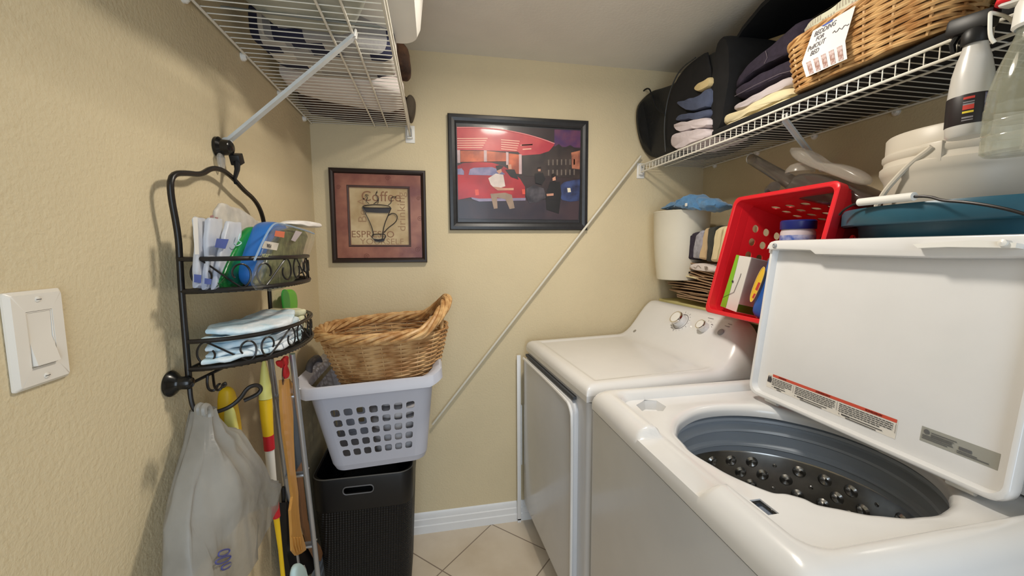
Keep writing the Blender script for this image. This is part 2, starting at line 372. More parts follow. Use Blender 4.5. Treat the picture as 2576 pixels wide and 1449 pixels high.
# door: large front panel with a grip channel along its top and near side
dr = MB()
def fplate(mb, v0, v1, z0, z1, u0, u1, r):
    def lp(u, i):
        P = []
        for sv, sz, a0 in ((1, 1, 0), (0, 1, 90), (0, 0, 180), (1, 0, 270)):
            for k in range(7):
                a = R(a0+90*k/6); cv = v1-i-r if sv else v0+i+r; cz = z1-i-r if sz else z0+i+r
                P.append(D(u, cv+r*math.cos(a), cz+r*math.sin(a)))
        return P
    mb.loops([lp(u1, 0), lp(u0+.006, 0), lp(u0+.002, .003), lp(u0, .009)], cap1=True)
fplate(dr, .075, .678, .12, .845, -.012, .007, .035)
door = obj('door', dr, PANEL, t)
hb = MB(); hp = [D(-.016, .655, .842), D(-.016, .13, .842), D(-.016, .088, .828), D(-.016, .072, .79), D(-.016, .070, .20), D(-.016, .078, .17)]
hb.tube(smooth_poly(hp, closed=False), .0055, 8); obj('door_handle', hb, WHITE, door)
obj('grip_gap_shade', MB().loops([[D(-.0065, v_, .852), D(-.0065, v_, .862), D(.012, v_, .862), D(.012, v_, .852)] for v_ in (.09, .655)], cap0=True, cap1=True), mat('gap_shade_grey', (66, 69, 74), .6), t)  # dark grey bar colours in the shade of the gap above the door
# top with console: a height field whose console ends are rounded
tp = MB(); NU, NV = 44, 40
def dz(u, v):
    fr = min(1, max(0, u/.03)); edge = min(v, DW-v); base = .925 + .008*min(1, u/.5)
    rr = .03
    dd = min(u, edge)
    if dd < rr: base -= rr*(1-math.sqrt(max(0, 1-(1-dd/rr)**2)))
    bord = min(1, max(0, (min(u-.05, edge-.05))/.008)); base -= .004*bord*(1 if u < .46 else max(0, 1-(u-.46)/.03))
    s = min(1, max(0, (u-.46)/.19)); h = .158*(s*s*(3-2*s))**1.25
    e = min(1, max(0, edge/.11)); k = math.sqrt(max(0, 1-(1-e)**2)) if e < 1 else 1
    kf = min(1, max(0, (DW-v)/.02)); 
    if v > DW/2: k = math.sqrt(max(0, 1-(1-kf)**2)) if kf < 1 else 1
    return base + h*k
us = [0, .002, .006, .012, .02, .03, .045, .052, .058, .065]+[.065+.63*(i/(NU-10))*1.0 for i in range(1, NU-10)]
us = [min(u, DD+.03) for u in us]
vs_ = [0, .002, .006, .012, .02, .03, .045, .052, .058]+[.07+(DW-.14)*i/22 for i in range(23)]+[DW-q for q in (.058, .052, .045, .03, .02, .012, .006, .002, 0)]
G = [[D(u, v, dz(u, v)) for v in vs_] for u in us]
tp.loops(G, closed=False)
ring = [D(0, v, dz(0, v)) for v in vs_]+[D(u, DW, dz(u, DW)) for u in us]+[D(us[-1], v, dz(us[-1], v)) for v in reversed(vs_)]+[D(u, 0, dz(u, 0)) for u in reversed(us)]
tp.loops([ring, [V((p.x, p.y, .876)) for p in ring]], cap1=True)
obj('top_panel', tp, WHITE, t, ang=50)
def on_console(u, v):
    p = D(u, v, dz(u, v)); a = D(u+.004, v, dz(u+.004, v))-p; c = D(u, v+.004, dz(u, v+.004))-p
    n = a.cross(c).normalized(); n = n if n.z > 0 else -n; return p, n, a.normalized(), n.cross(a.normalized()).normalized()
def solve_uv(px, py):
    best = None
    for i in range(60):
        for j in range(60):
            u, v = .44+.22*i/59, .01+.66*j/59; d_ = (D(u, v, dz(u, v))-CAM); z_ = d_.dot(fw)
            e = (1288+F_PX*d_.dot(rt)/z_-px)**2+(724.5-F_PX*d_.dot(up)/z_-py)**2
            if best is None or e < best[0]: best = (e, u, v)
    return best[1], best[2]
for k, (u_, v_, r_, hgt) in enumerate(((.585, .345, .030, .034), (.585, .205, .0215, .026))):
    p, n, a, c = on_console(u_, v_); M3 = Matrix((a, c, n)).transposed()
    kb = obj('knob', MB().lathe(p, [(0, 0), (r_*1.0, 0), (r_*.92, hgt*.8), (r_*.9, hgt)], 32, M=M3), WHITE, t)
    obj('chrome_ring', MB().lathe(p, [(r_*.93, hgt*.72), (r_*1.0, hgt*.86), (r_*.95, hgt*1.03), (r_*.80, hgt*1.05), (r_*.78, hgt*.98)], 32, M=M3), CHROME, kb)
    obj('knob_cap', MB().lathe(p, [(r_*.80, hgt*1.0), (r_*.78, hgt*1.04), (0.0005, hgt*1.06)], 32, M=M3), WPL, kb)
    dl = MB().lathe(p, [(r_*1.16, .0006), (r_*1.25, .0006), (r_*1.25, .0001)], 40, M=M3) if k == 0 else MB()
    for j in range(18 if k == 0 else 9):
        an = R(20*j+10) if k == 0 else R(-70+24*j); L1 = .008 if j % 4 == 0 and k == 0 else .0035
        q = p+a*math.cos(an)*r_*1.45+c*math.sin(an)*r_*1.45; e = (a*math.cos(an)+c*math.sin(an)); s_ = n.cross(e)
        q = q + n*.0007
        if j in (4, 5, 6, 7): L1 = .013; e, s_ = c, a
        dl.add([q-s_*.0009, q+s_*.0009, q+s_*.0009+e*L1, q-s_*.0009+e*L1], [(0, 1, 2, 3)])
    obj('dial_markings', dl, GREYINK, t)
p, n, a, c = on_console(.585, .118); M3 = Matrix((a, c, n)).transposed()
obj('start_button', MB().lathe(p, [(.013, 0), (.013, .003), (.010, .0045), (.0004, .0045)], 24, M=M3), mat('button_grey', (150, 146, 146), .4), t)
ln = MB()
for du, dv, l_ in ((.018, .01, .022), (.026, .008, .018), (.03, .105, .03), (.012, .085, .012), (.002, .095, .014), (.022, .245, .02)):
    p, n, a, c = on_console(.585+du, .118+dv-.03); ln.add([p+n*.0006, p+n*.0006+c*l_, p+n*.0006+c*l_+a*.0022, p+n*.0006+a*.0022], [(0, 1, 2, 3)])
obj('console_lettering', ln, GREYINK, t)
p, n, a, c = on_console(.515, .585); M3 = Matrix((a, c, n)).transposed()
obj('badge', MB().lathe(p, [(.0085, 0), (.0085, .0015), (.0003, .0018)], 20, M=M3), mat('badge_grey', (170, 168, 166), .3, metal=.6), t)
# ---------------------------------------------------------------- washer
t = thing('washing_machine', 'white top loading washing machine with its lid standing open', 'washing machine', (1.27, -1.115, 0))
WX0, WX1, WY0, WY1 = .945, 1.60, -1.476, -.747
ZR, ZD = .932, .905
cab = MB()
cab.loops([rrect((WX0+WX1)/2+.01, (WY0+WY1)/2, (WX1-WX0)/2-.01, (WY1-WY0)/2, .02, 0), rrect((WX0+WX1)/2, (WY0+WY1)/2, (WX1-WX0)/2, (WY1-WY0)/2, .025, .02), rrect((WX0+WX1)/2, (WY0+WY1)/2, (WX1-WX0)/2, (WY1-WY0)/2, .025, .870),
    rrect((WX0+WX1)/2, (WY0+WY1)/2, (WX1-WX0)/2-.015, (WY1-WY0)/2-.015, .025, .870), rrect((WX0+WX1)/2, (WY0+WY1)/2, (WX1-WX0)/2-.015, (WY1-WY0)/2-.015, .025, .03)], cap0=True, cap1=True)
obj('cabinet', cab, PANEL, t)
N = 400
def srect(hx, hy, cx, cy, r, th):
    # point of a rounded rectangle in direction th (by ray casting)
    c_, s_ = math.cos(th), math.sin(th); tx_ = hx/abs(c_) if abs(c_) > 1e-9 else 1e9; ty_ = hy/abs(s_) if abs(s_) > 1e-9 else 1e9
    k = min(tx_, ty_); x, y = c_*k, s_*k
    ix, iy = hx-r, hy-r
    if abs(x) > ix and abs(y) > iy:
        # intersect with corner circle
        ox, oy = math.copysign(ix, x), math.copysign(iy, y); bq = c_*ox+s_*oy; k = bq+math.sqrt(max(0, bq*bq-(ox*ox+oy*oy-r*r))); x, y = c_*k, s_*k
    return x+cx, y+cy
TCX, TCY, TR = 1.262, -1.138, .226
WCX, WCY, HX, HY = (WX0+WX1)/2-.001, (WY0+WY1)/2, (WX1-WX0)/2+.003, (WY1-WY0)/2+.003
def sst(a, b_, x): x = min(1, max(0, (x-a)/(b_-a))); return x*x*(3-2*x)
def ringpts(inset, z, r, zf=None):
    P = []
    for i in range(N):
        th = 2*math.pi*i/N+.003
        x, y = srect(HX-inset, HY-inset, WCX, WCY, r, th); P.append(V((x, y, zf(x, y, z) if zf else z)))
    return P
def notch(x, y, z):
    if x > 1.06: return z
    k = sst(-1.262, -1.240, y)*(1-sst(-1.040, -1.022, y)); return z-(z-(ZD+.0005))*k*.92 if z > ZD+.002 else z
def rear(x, y, z): return z
L = [ringpts(0, .8755, .03), ringpts(0, .893, .03), ringpts(.004, .906, .03, notch), ringpts(.012, .919, .03, notch), ringpts(.024, .9275, .03, notch), ringpts(.038, ZR, .03, notch), ringpts(.052, ZR-.0015, .035, notch),
     ringpts(.060, ZR-.008, .04, notch), ringpts(.066, ZD+.003, .045), ringpts(.074, ZD, .045)]
A = L[-1]
def dtub(th):
    d_ = math.degrees(th) % 360; K = ((0, .245), (40, .252), (57, .257), (98, .257), (125, .252), (146, .247), (163, .234), (189, .2177), (207, .2143), (240, .2118), (254, .220), (270, .230), (286, .240), (301, .245), (314, .248), (340, .246), (360, .243))
    for (a0, r0), (a1, r1) in zip(K, K[1:]):
        if a0 <= d_ <= a1: return .0125*math.exp(-(abs(d_-224.6)/6.6)**4)+TR+.010-(r0+(r1-r0)*(3*((d_-a0)/(a1-a0))**2-2*((d_-a0)/(a1-a0))**3))
    return 0
def circ(r, z):
    P = []
    for i in range(N):
        th = 2*math.pi*i/N+.003; q_ = r-dtub(th); P.append(V((TCX+q_*math.cos(th), TCY+q_*math.sin(th), z)))
    return P
Cc = circ(TR+.020, ZD)
for k in (.33, .66):
    L.append([a.lerp(c, k) for a, c in zip(A, Cc)])
L += [Cc, circ(TR+.012, ZD-.0015), circ(TR+.004, ZD-.007), circ(TR, ZD-.016), circ(TR, ZD-.03), circ(TR+.01, ZD-.034)]
top = obj('top_cover', MB().loops(L), WHITE, t, ang=60)
c1 = MB(); pk = [at(1600, 1019, z=ZD), at(1622, 1007, z=ZD), at(1652, 1008, z=ZD), at(1676, 1023, z=ZD), at(1668, 1034, z=ZD), at(1615, 1034, z=ZD)]
cc = sum(pk, V())/6
c1.loops([[cc+(q-cc)*1.0+Z*.02 for q in pk], [cc+(q-cc)*1.0-Z*.002 for q in pk], [cc+(q-cc)*.9-Z*.032 for q in pk]], cap0=True, cap1=True)
c2 = MB(); q0, q1 = at(1885, 1258, z=ZD), at(1945, 1294, z=ZD)
dq = (q1-q0).normalized(); 
c2.bb((min(q0.x, q1.x)+.0, q1.y, ZD-.022), (max(q0.x, q1.x)+.012, q0.y, ZD+.02))
sol = top.modifiers.new('s', 'SOLIDIFY'); sol.thickness = .003; sol.offset = -1
pocket = MB().loops([[cc+(q-cc)*1.0-Z*.001 for q in pk], [cc+(q-cc)*.9-Z*.026 for q in pk]], cap1=True)
me_t = bpy.data.meshes.new_from_object(top.evaluated_get(bpy.context.evaluated_depsgraph_get())); top.modifiers.clear(); top.data = me_t
cut(top, c1); cut(top, c2)
obj('lock_pocket', pocket, WHITE, t)
obj('latch_slot', MB().bb((min(q0.x, q1.x)-.004, q1.y-.004, ZD-.024), (max(q0.x, q1.x)+.016, q0.y+.004, ZD-.012)), mat('slot_grey', (120, 128, 142), .5), t)
# tub: plastic balance ring and dimpled steel basket
DKG = mat('tub_gap_shade', (60, 62, 66), .6)
RC, TRR = (1.268, -1.128, 0), .238
obj('tub_gap_ring', MB().lathe(RC, [(TRR+.05, ZD-.036), (TRR+.032, ZD-.038), (TRR+.032, ZD-.052)], 96), DKG, t)  # dark ring, shade of the gap above the balance ring put into its colour
obj('balance_ring', MB().lathe(RC, [(TRR+.032, ZD-.044), (TRR+.020, ZD-.040), (TRR+.012, ZD-.043), (TRR+.010, ZD-.050), (TRR+.020, ZD-.055), (TRR+.022, ZD-.062), (TRR+.012, ZD-.067), (TRR+.004, ZD-.071), (TRR+.002, ZD-.077), (TRR+.012, ZD-.083), (TRR+.013, ZD-.108), (TRR+.004, ZD-.114), (TRR+.003, ZD-.120), (TRR+.012, ZD-.126), (TRR+.012, ZD-.140), (TRR+.016, ZD-.142)], 128), GREYP, t, ang=25)
tb = MB(); rb = TRR+.014
tb.lathe(RC, [(rb+.004, ZD-.140), (rb, ZD-.146), (rb, ZD-.5), (rb-.03, ZD-.53), (.001, ZD-.53)], 96)
basket = obj('wash_basket', tb, STEEL, t)
dm = MB()
for i in range(9):
    for j in range(28):
        a = 2*math.pi*(j+.5*(i % 2))/28; zc = ZD-.172-.034*i; e = V((math.cos(a), math.sin(a), 0)); s_ = V((-math.sin(a), math.cos(a), 0)); c_ = V((RC[0], RC[1], zc))+e*(rb+.0005)
        M3 = Matrix((s_, Z, -e)).transposed()
        big = (j+i*2) % 4 != 0; r_ = .0135 if big else .006
        dm.lathe(c_, [(r_*1.25, 0), (r_*1.0, .0035), (r_*.75, .006), (r_*.35, .0035), (.0004, .002)] if big else [(r_, 0), (r_*.7, .002), (.0004, .001)], 12, M=M3)
obj('basket_dimples', dm, STEEL, basket)
obj('impeller', MB().lathe((TCX, TCY, ZD-.528), [(.18, 0), (.17, .012), (.07, .02), (.05, .05), (.001, .06)], 40), GREYP, t)
# rear console of the washer, hidden behind the lid
cs = MB().loops([[V((x_, y_, z_)) for x_, z_ in ((1.50, ZR-.02), (1.545, 1.01), (1.57, 1.04), (1.60, 1.05), (1.63, 1.05), (1.63, .87))] for y_ in (WY0+.01, WY1-.01)], cap0=True, cap1=True)
obj('console', cs, WHITE, t)
# lid: local frame  a = along hinge towards the camera, h = up the lid, n = towards the room (inner face)
H0 = V((1.413, -.846, .920)); LU = V((1.466-1.413, 0, 1.366-.920)); LH = LU.length; LU.normalize(); LA = V((0, -1, 0)); LN = LA.cross(LU).normalized()
if LN.x > 0: LN = -LN
LWD = .556
def lid(a, h, n): return H0+LA*a+LU*h+LN*n
def lrect(i, n, r, top=0, k=7):
    P = []
    for sa, sh_, a0 in ((1, 1, 0), (0, 1, 90), (0, 0, 180), (1, 0, 270)):
        for q in range(k+1):
            an = R(a0+90*q/k); ca = LWD-i-r if sa else i+r; ch = LH-i-r-top if sh_ else i+r
            P.append(lid(ca+r*math.cos(an), ch+r*math.sin(an), n))
    return P
ld = MB().loops([lrect(.010, -.020, .03), lrect(.003, -.016, .03), lrect(0, -.008, .03), lrect(0, .006, .03), lrect(.002, .013, .028), lrect(.005, .0145, .026), lrect(.0105, .0135, .024), lrect(.0125, .008, .022), lrect(.0135, -.004, .022)], cap0=True, cap1=True)
lo = obj('lid', ld, WHITE, t, ang=50)
# thick upper lip with a stepped lower edge
prof = [(.004, LH-.022), (.006, LH-.012), (.013, LH-.004), (.024, LH-.001), (.04, LH-.0005), (LWD-.02, LH-.0005), (LWD-.004, LH-.002)]
low = [(.008, LH-.026), (.016, LH-.029), (.026, LH-.027), (.04, LH-.027), (.055, LH-.027), (.14, LH-.030), (.155, LH-.040), (.40, LH-.042), (LWD-.06, LH-.040), (LWD-.004, LH-.036)]
def lp2(n, d_): return [lid(a, h-d_, n) for a, h in prof]+[lid(a, h+d_, n) for a, h in reversed(low)]
obj('lid_lip', MB().loops([lp2(.0045, 0), lp2(.022, 0), lp2(.026, .002), lp2(.027, .005)], cap0=True, cap1=True), WHITE, lo)
p = lid(.030, LH-.016, .027); M3 = Matrix((LA, LU, LN)).transposed()
obj('rubber_bumper', MB().lathe(p, [(.0065, -.002), (.0065, .003), (.004, .005), (.002, .003), (.0003, .003)], 16, M=M3), mat('bumper_grey', (150, 152, 154), .5), lo)
st = MB(); st.prism([lid(a, h, .027) for a, h in ((.375, LH-.018), (.47, LH-.012), (.52, LH-.018), (.52, LH-.026), (.43, LH-.024), (.385, LH-.026))], LN*.018)
st.lathe(lid(.505, LH-.018, .045), [(.006, -.01), (.006, .004), (.0004, .006)], 12, M=M3); obj('lid_strike', st, WPL, lo)
# printed labels on the inner face of the lid (they read upside down when the lid is open)
def lq(mb, a0, a1, h0, h1, n=-.0030): return mb.add([lid(a0, h0, n), lid(a1, h0, n), lid(a1, h1, n), lid(a0, h1, n)], [(0, 1, 2, 3)])
hh = .066
obj('warning_label', lq(MB(), .045, .375, hh-.034, hh+.007, -.0036), mat('label_white', (226, 220, 210), .5), lo)
obj('red_stripe', lq(MB(), .062, .373, hh, hh+.007), mat('warning_red', (206, 82, 60), .5), lo)
wt = MB()
for a0, txt in ((.085, 'WARNING'), (.185, 'AVERTISSEMENT'), (.30, 'ADVERTENCIA')):
    textmb(txt, .0058, lid(a0+.045 if a0 > .1 else a0+.022, hh+.0058, -.0022), -LA, -LU, .0002, wt, width=.9)
obj('warning_heading', wt, mat('dark_red_ink', (92, 24, 20), .6), lo)
wl = MB(); wr2 = random.Random(3)
for a0, a1 in ((.063, .128), (.136, .246), (.254, .370)):
    for r_ in range(5):
        h_ = hh-.0035-.0042*r_; a = a0
        end = a1-(wr2.uniform(.005, .03) if r_ == 4 else .002)
        while a < end:
            L1 = wr2.uniform(.004, .011); lq(wl, a, min(a+L1, end), h_-.0017, h_, -.0024); a += L1+.0012
    textmb('\u25B2' if False else 'A', .004, lid(a0+.004, hh-.0262, -.0024), -LA, -LU, .0002, wl)
    lq(wl, a0+.008, a0+.028, hh-.0285, hh-.0258, -.0024); lq(wl, a0+.029, a1-.02, hh-.0278, hh-.0262, -.0024); lq(wl, a0+.018, a1-.032, hh-.0325, hh-.0308, -.0024)
    lq(wl, a1+.0025, a1+.0032, hh-.022, hh-.002, -.0024)
obj('warning_text', wl, INK, lo)
pic = MB(); 
for pts in (((.047, -.018), (.060, -.018), (.061, -.008), (.056, .002), (.054, -.006), (.050, .001), (.048, -.006)),):
    pic.prism([lid(a, hh+h, -.0026) for a, h in pts], LN*.0003)
obj('warning_pictogram', pic, INK, lo)
obj('rating_plate', lq(MB(), .415, .527, .050, .079, -.0036), mat('plate_silver', (176, 176, 168), .35, metal=.35), lo)
rp = MB(); rp.lathe(lid(.424, .071, -.0026), [(.0045, 0), (.0045, .0003), (.0003, .0003)], 20, M=M3)
for a0, a1, h_ in ((.431, .470, .072), (.431, .466, .0685), (.431, .464, .066), (.418, .464, .0635), (.418, .466, .0605), (.418, .458, .0575), (.472, .50, .058), (.472, .516, .055)):
    lq(rp, a0, a1, h_-.001, h_+.0005, -.0026)
lq(rp, .474, .492, .0605, .066, -.0026)
obj('plate_print', rp, mat('plate_ink', (96, 96, 96), .6), lo)
for a in (.07, LWD-.07):
    obj('lid_hinge', MB().tube([lid(a-.02, -.004, -.006), lid(a+.02, -.004, -.006)], .006, 10), WPL, lo)
# ---------------------------------------------------------------- light switch on the left wall
S0 = V((0, -1.2542, 1.2404)); 
t = thing('light_switch', 'white rocker light switch in a rectangular wall plate on the left wall', 'light switch', tuple(S0))
def yzrect(hy, hz, x, r, cy=S0.y, cz=S0.z, k=5):
    P = []
    for sy_, sz_, a0 in ((1, 1, 0), (-1, 1, 90), (-1, -1, 180), (1, -1, 270)):
        for q in range(k+1):
            a = R(a0+90*q/k); P.append(V((x, cy+sy_*(hy-r)+r*math.cos(a), cz+sz_*(hz-r)+r*math.sin(a))))
    return P
SWM = mat('switch_plastic', (228, 222, 212), .3, vary=.01)
obj('wall_plate', MB().loops([yzrect(.0365, .0595, .0005, .003), yzrect(.0365, .0595, .003, .003), yzrect(.0325, .0555, .0075, .003), yzrect(.0175, .0345, .0078, .001), yzrect(.0172, .0342, .004, .001)], cap0=True), SWM, t)
obj('rocker_frame', MB().loops([yzrect(.0170, .0340, .004, .001), yzrect(.0170, .0340, .0072, .001), yzrect(.0158, .0328, .0072, .001), yzrect(.0158, .0328, .004, .001)]), SWM, t)
pr = [(0.004, .0325), (.0068, .0325), (.0058, 0.0), (.0125, -.031), (.0125, -.0325), (.004, -.0325)]
obj('rocker', MB().loops([[V((x_, S0.y+y_, S0.z+z_)) for x_, z_ in pr] for y_ in (-.0152, .0152)], cap0=True, cap1=True), SWM, t, ang=20)
Mx = Matrix((Y, Z, X)).transposed()
for dz_ in (.0484, -.0484):
    sw = obj('screw', MB().lathe((.0076, S0.y, S0.z+dz_), [(.0036, -.001), (.0036, .0006), (.0022, .0013), (.0002, .0014)], 16, M=Mx), SWM, t)
    obj('screw_slot', MB().bb((.0088, S0.y-.0032, S0.z+dz_-.0004), (.0092, S0.y+.0032, S0.z+dz_+.0004)), GREYB, sw)
# ---------------------------------------------------------------- framed pictures on the back wall
def picture(name, label, x0, x1, z0, z1, tilt, fw_, depth, fmat, bev=.004):
    c = V(((x0+x1)/2, -.001, (z0+z1)/2)); t = thing(name, label, 'picture', tuple(c))
    ca, sa = math.cos(tilt), math.sin(tilt); W_, H_ = x1-x0, z1-z0
    def q(u, v, d):
        # u,v 0..1 from top left; d = distance from the wall
        a, b_ = (u-.5)*W_, (.5-v)*H_; return c+V((a*ca-b_*sa, -d, a*sa+b_*ca))
    def rr(i, d): return [q(i/W_, i/H_, d), q(1-i/W_, i/H_, d), q(1-i/W_, 1-i/H_, d), q(i/W_, 1-i/H_, d)]
    obj('frame', MB().loops([rr(0, 0), rr(0, depth*.75), rr(bev, depth*.95), rr(fw_*.45, depth), rr(fw_*.8, depth*.85), rr(fw_, depth*.6), rr(fw_, .002)], cap0=True), fmat, t, ang=15)
    return t, q, W_, H_
def flat(mb, q, pts, d, th=.0004): return mb.loops([[q(u, v, d) for u, v in pts], [q(u, v, d+th) for u, v in pts]], cap0=True, cap1=True)
FRB = mat('frame_black', (44, 44, 46), .35, vary=.2, vscale=50); FRD = mat('frame_brown', (40, 26, 22), .4, vary=.2)
t, q, W_, H_ = picture('framed_poster', 'large black framed poster of a red diner and red car at night', .566, 1.216, 1.434, 1.939, .002, .036, .022, FRB)
def cm(n, rgb, **k): k.setdefault('vary', .25); k.setdefault('vscale', 18); return mat('print_'+n, rgb, .45, coat=.25, **k)
def px8(X_, Y_):
    u = (X_-112)/1505.; yt = 82+(X_-110)*.075; yb = 1342+(X_-115)*.0155; return (u, (Y_-yt)/(yb-yt))
def art(name, m, polys, d, par):
    mb = MB()
    for p_ in polys: flat(mb, q, [px8(*w_) for w_ in p_], d)
    return obj(name, mb, m, par)
obj('mat_board', flat(MB(), q, [(.05, .06), (.95, .06), (.95, .94), (.05, .94)], .006), mat('mat_black', (46, 46, 50), .4, coat=.2), t)
pr_ = art('print', cm('street', (58, 44, 46)), [[(203, 210), (950, 245), (1555, 290), (1515, 1250), (900, 1235), (205, 1218)]], .0065, t)
sky = cm('sky', (74, 44, 92), rgb2=(110, 62, 88))
art('night_sky', sky, [[(1240, 270), (1553, 290), (1540, 470), (1240, 450)]], .0070, pr_)
art('street_buildings', cm('build', (66, 54, 50), rgb2=(44, 36, 36)), [[(890, 520), (1200, 480), (1290, 425), (1340, 470), (1420, 440), (1470, 470), (1540, 500), (1530, 800), (1300, 780), (900, 760)]], .0073, pr_)
wb = MB()
for i in range(7):
    for j in range(2):
        X_ = 1170+i*48; Y_ = 590+j*110; flat(wb, q, [px8(X_, Y_), px8(X_+14, Y_), px8(X_+14, Y_+60), px8(X_, Y_+60)], .0078)
obj('building_windows', wb, cm('bwin', (120, 108, 98)), pr_)
art('street_glow', cm('glow', (190, 120, 90), rgb2=(120, 70, 60)), [[(1430, 520), (1530, 500), (1528, 700), (1440, 690)]], .0078, pr_)
def arc(x0, x1, f): return [(x0+(x1-x0)*i/14, f((i/14))) for i in range(15)]
can = arc(203, 1240, lambda s: 225+190*s**2.2)+[(1235, 440), (1180, 500), (1080, 530), (880, 540), (840, 500), (500, 480), (203, 470)]
art('diner_canopy', cm('canopy', (206, 82, 82), rgb2=(180, 52, 66), vscale=9), [can], .0080, pr_)
nb = MB(); nb.tube([q(*px8(*w_), .0095) for w_ in arc(203, 1240, lambda s: 232+190*s**2.2)], .0026, 6); obj('neon_trim', nb, cm('neon', (246, 150, 150), vary=.05), pr_)
gl = MB()
for i in range(5):
    a0 = 215+i*0; flat(gl, q, [px8(205, 345+i*24), px8(520-i*14, 348+i*24), px8(520-i*14, 356+i*24), px8(205, 353+i*24)], .0086)
    flat(gl, q, [px8(660, 365+i*24), px8(860-i*8, 385+i*24), px8(860-i*8, 393+i*24), px8(660, 373+i*24)], .0086)
for X_ in (870, 880): flat(gl, q, [px8(X_, 425), px8(1000, 420), px8(1000, 432), px8(X_, 437)], .0086); 
flat(gl, q, [px8(890, 470), px8(985, 466), px8(985, 476), px8(890, 480)], .0086)
obj('lit_ribs', gl, cm('ribs', (250, 196, 170), vary=.1), pr_)
art('diner_windows', cm('win', (216, 110, 70), rgb2=(150, 70, 50), vscale=14), [[(235, 478), (480, 485), (480, 600), (235, 600)], [(505, 485), (720, 510), (720, 600), (505, 600)], [(740, 515), (880, 535), (880, 740), (740, 730)]], .0086, pr_)
art('window_posts', cm('post', (206, 176, 176)), [[(203, 470), (232, 472), (232, 610), (203, 610)], [(478, 478), (508, 480), (508, 600), (478, 600)], [(712, 500), (738, 505), (738, 640), (712, 640)], [(850, 525), (880, 530), (880, 740), (850, 740)]], .0088, pr_)
car = [(203, 700), (203, 640), (260, 612), (420, 602), (560, 612), (680, 650), (760, 700), (860, 790), (915, 880), (915, 1000), (760, 1020), (420, 1010), (330, 985), (203, 1010)]
cr = art('red_car', cm('car', (186, 44, 52), rgb2=(140, 28, 40), vscale=8), [car], .0092, pr_)
art('car_glass', cm('glass', (150, 140, 170), rgb2=(96, 100, 140)), [[(315, 740), (330, 680), (370, 664), (560, 660), (640, 690), (700, 740), (560, 750)], [(203, 735), (203, 675), (245, 668), (268, 700), (268, 740)]], .0099, cr)
art('car_bumper', cm('bump', (150, 140, 168)), [[(340, 985), (420, 1000), (920, 1000), (920, 1028), (420, 1032), (345, 1003)]], .0099, cr)
art('tail_light', cm('tail', (240, 90, 70)), [[(378, 900), (415, 900), (420, 960), (384, 965)], [(880, 905), (915, 905), (915, 960), (885, 960)]], .0102, cr)
art('wet_street', cm('wet', (44, 40, 52), rgb2=(70, 54, 60), vscale=6), [[(203, 1012), (420, 1034), (920, 1030), (1528, 1010), (1515, 1250), (900, 1235), (205, 1218)]], .0088, pr_)
art('blue_car', cm('bluecar', (60, 76, 124), rgb2=(34, 36, 60)), [[(1285, 940), (1310, 870), (1350, 835), (1440, 818), (1532, 808), (1525, 1040), (1420, 1050), (1330, 1030), (1300, 990)]], .0096, pr_)
art('headlight', cm('headlamp', (232, 220, 190), vary=.02), [[(1385, 900), (1420, 900), (1428, 945), (1392, 948)]], .0104, pr_)
# generic seated passers-by, colour blocks without any features
art('figure_shirts', cm('shirt', (222, 206, 196)), [[(520, 780), (600, 730), (680, 745), (700, 870), (600, 900), (545, 850)]], .0106, pr_)
art('figure_trousers', cm('khaki', (160, 136, 116)), [[(540, 950), (700, 940), (770, 965), (800, 1110), (745, 1120), (700, 1010), (610, 990), (615, 1110), (575, 1115)]], .0106, pr_)
art('figure_coats', cm('coat', (30, 28, 30)), [[(1190, 830), (1300, 830), (1320, 960), (1290, 1180), (1150, 1130), (1140, 960), (1170, 900)], [(1020, 740), (1110, 730), (1140, 800), (1100, 860), (1030, 840)], [(700, 690), (800, 690), (845, 800), (760, 770)]], .0106, pr_)
art('figure_skin', cm('skin', (206, 150, 124)), [[(612, 670), (655, 665), (665, 715), (635, 735), (610, 710)], [(1215, 775), (1250, 772), (1255, 815), (1220, 820)], [(1055, 680), (1085, 678), (1085, 715), (1058, 715)], [(730, 635), (765, 635), (770, 685), (735, 685)], [(560, 870), (700, 890), (790, 890), (790, 915), (620, 915)], [(1150, 960), (1230, 955), (1230, 980), (1155, 985)]], .0109, pr_)
art('figure_hair', cm('hair', (34, 22, 20)), [[(600, 650), (640, 640), (685, 655), (660, 680), (612, 700)], [(1205, 750), (1235, 738), (1265, 765), (1215, 790)], [(1048, 672), (1090, 665), (1092, 690), (1052, 690)]], .0112, pr_)
art('motorbike', cm('bike', (40, 38, 46), rgb2=(90, 84, 90)), [[(930, 900), (1010, 860), (1120, 900), (1150, 1000), (1050, 1050), (960, 1060), (925, 980)]], .0104, pr_)
c_ = q(*px8(515, 1262), .0068); 
obj('caption', textmb('LEGENDARY CROSSROADS', .0165, q(*px8(500, 1288), .0068), (1, 0, .0), Z, .0002, width=.0+1.38), mat('caption_grey', (118, 118, 118), .5), t)
obj('glazing', flat(MB(), q, [(.05, .06), (.95, .06), (.95, .94), (.05, .94)], .0125, .001), mat('picture_glass', (255, 255, 255), .32, trans=1, alpha=.12), t)
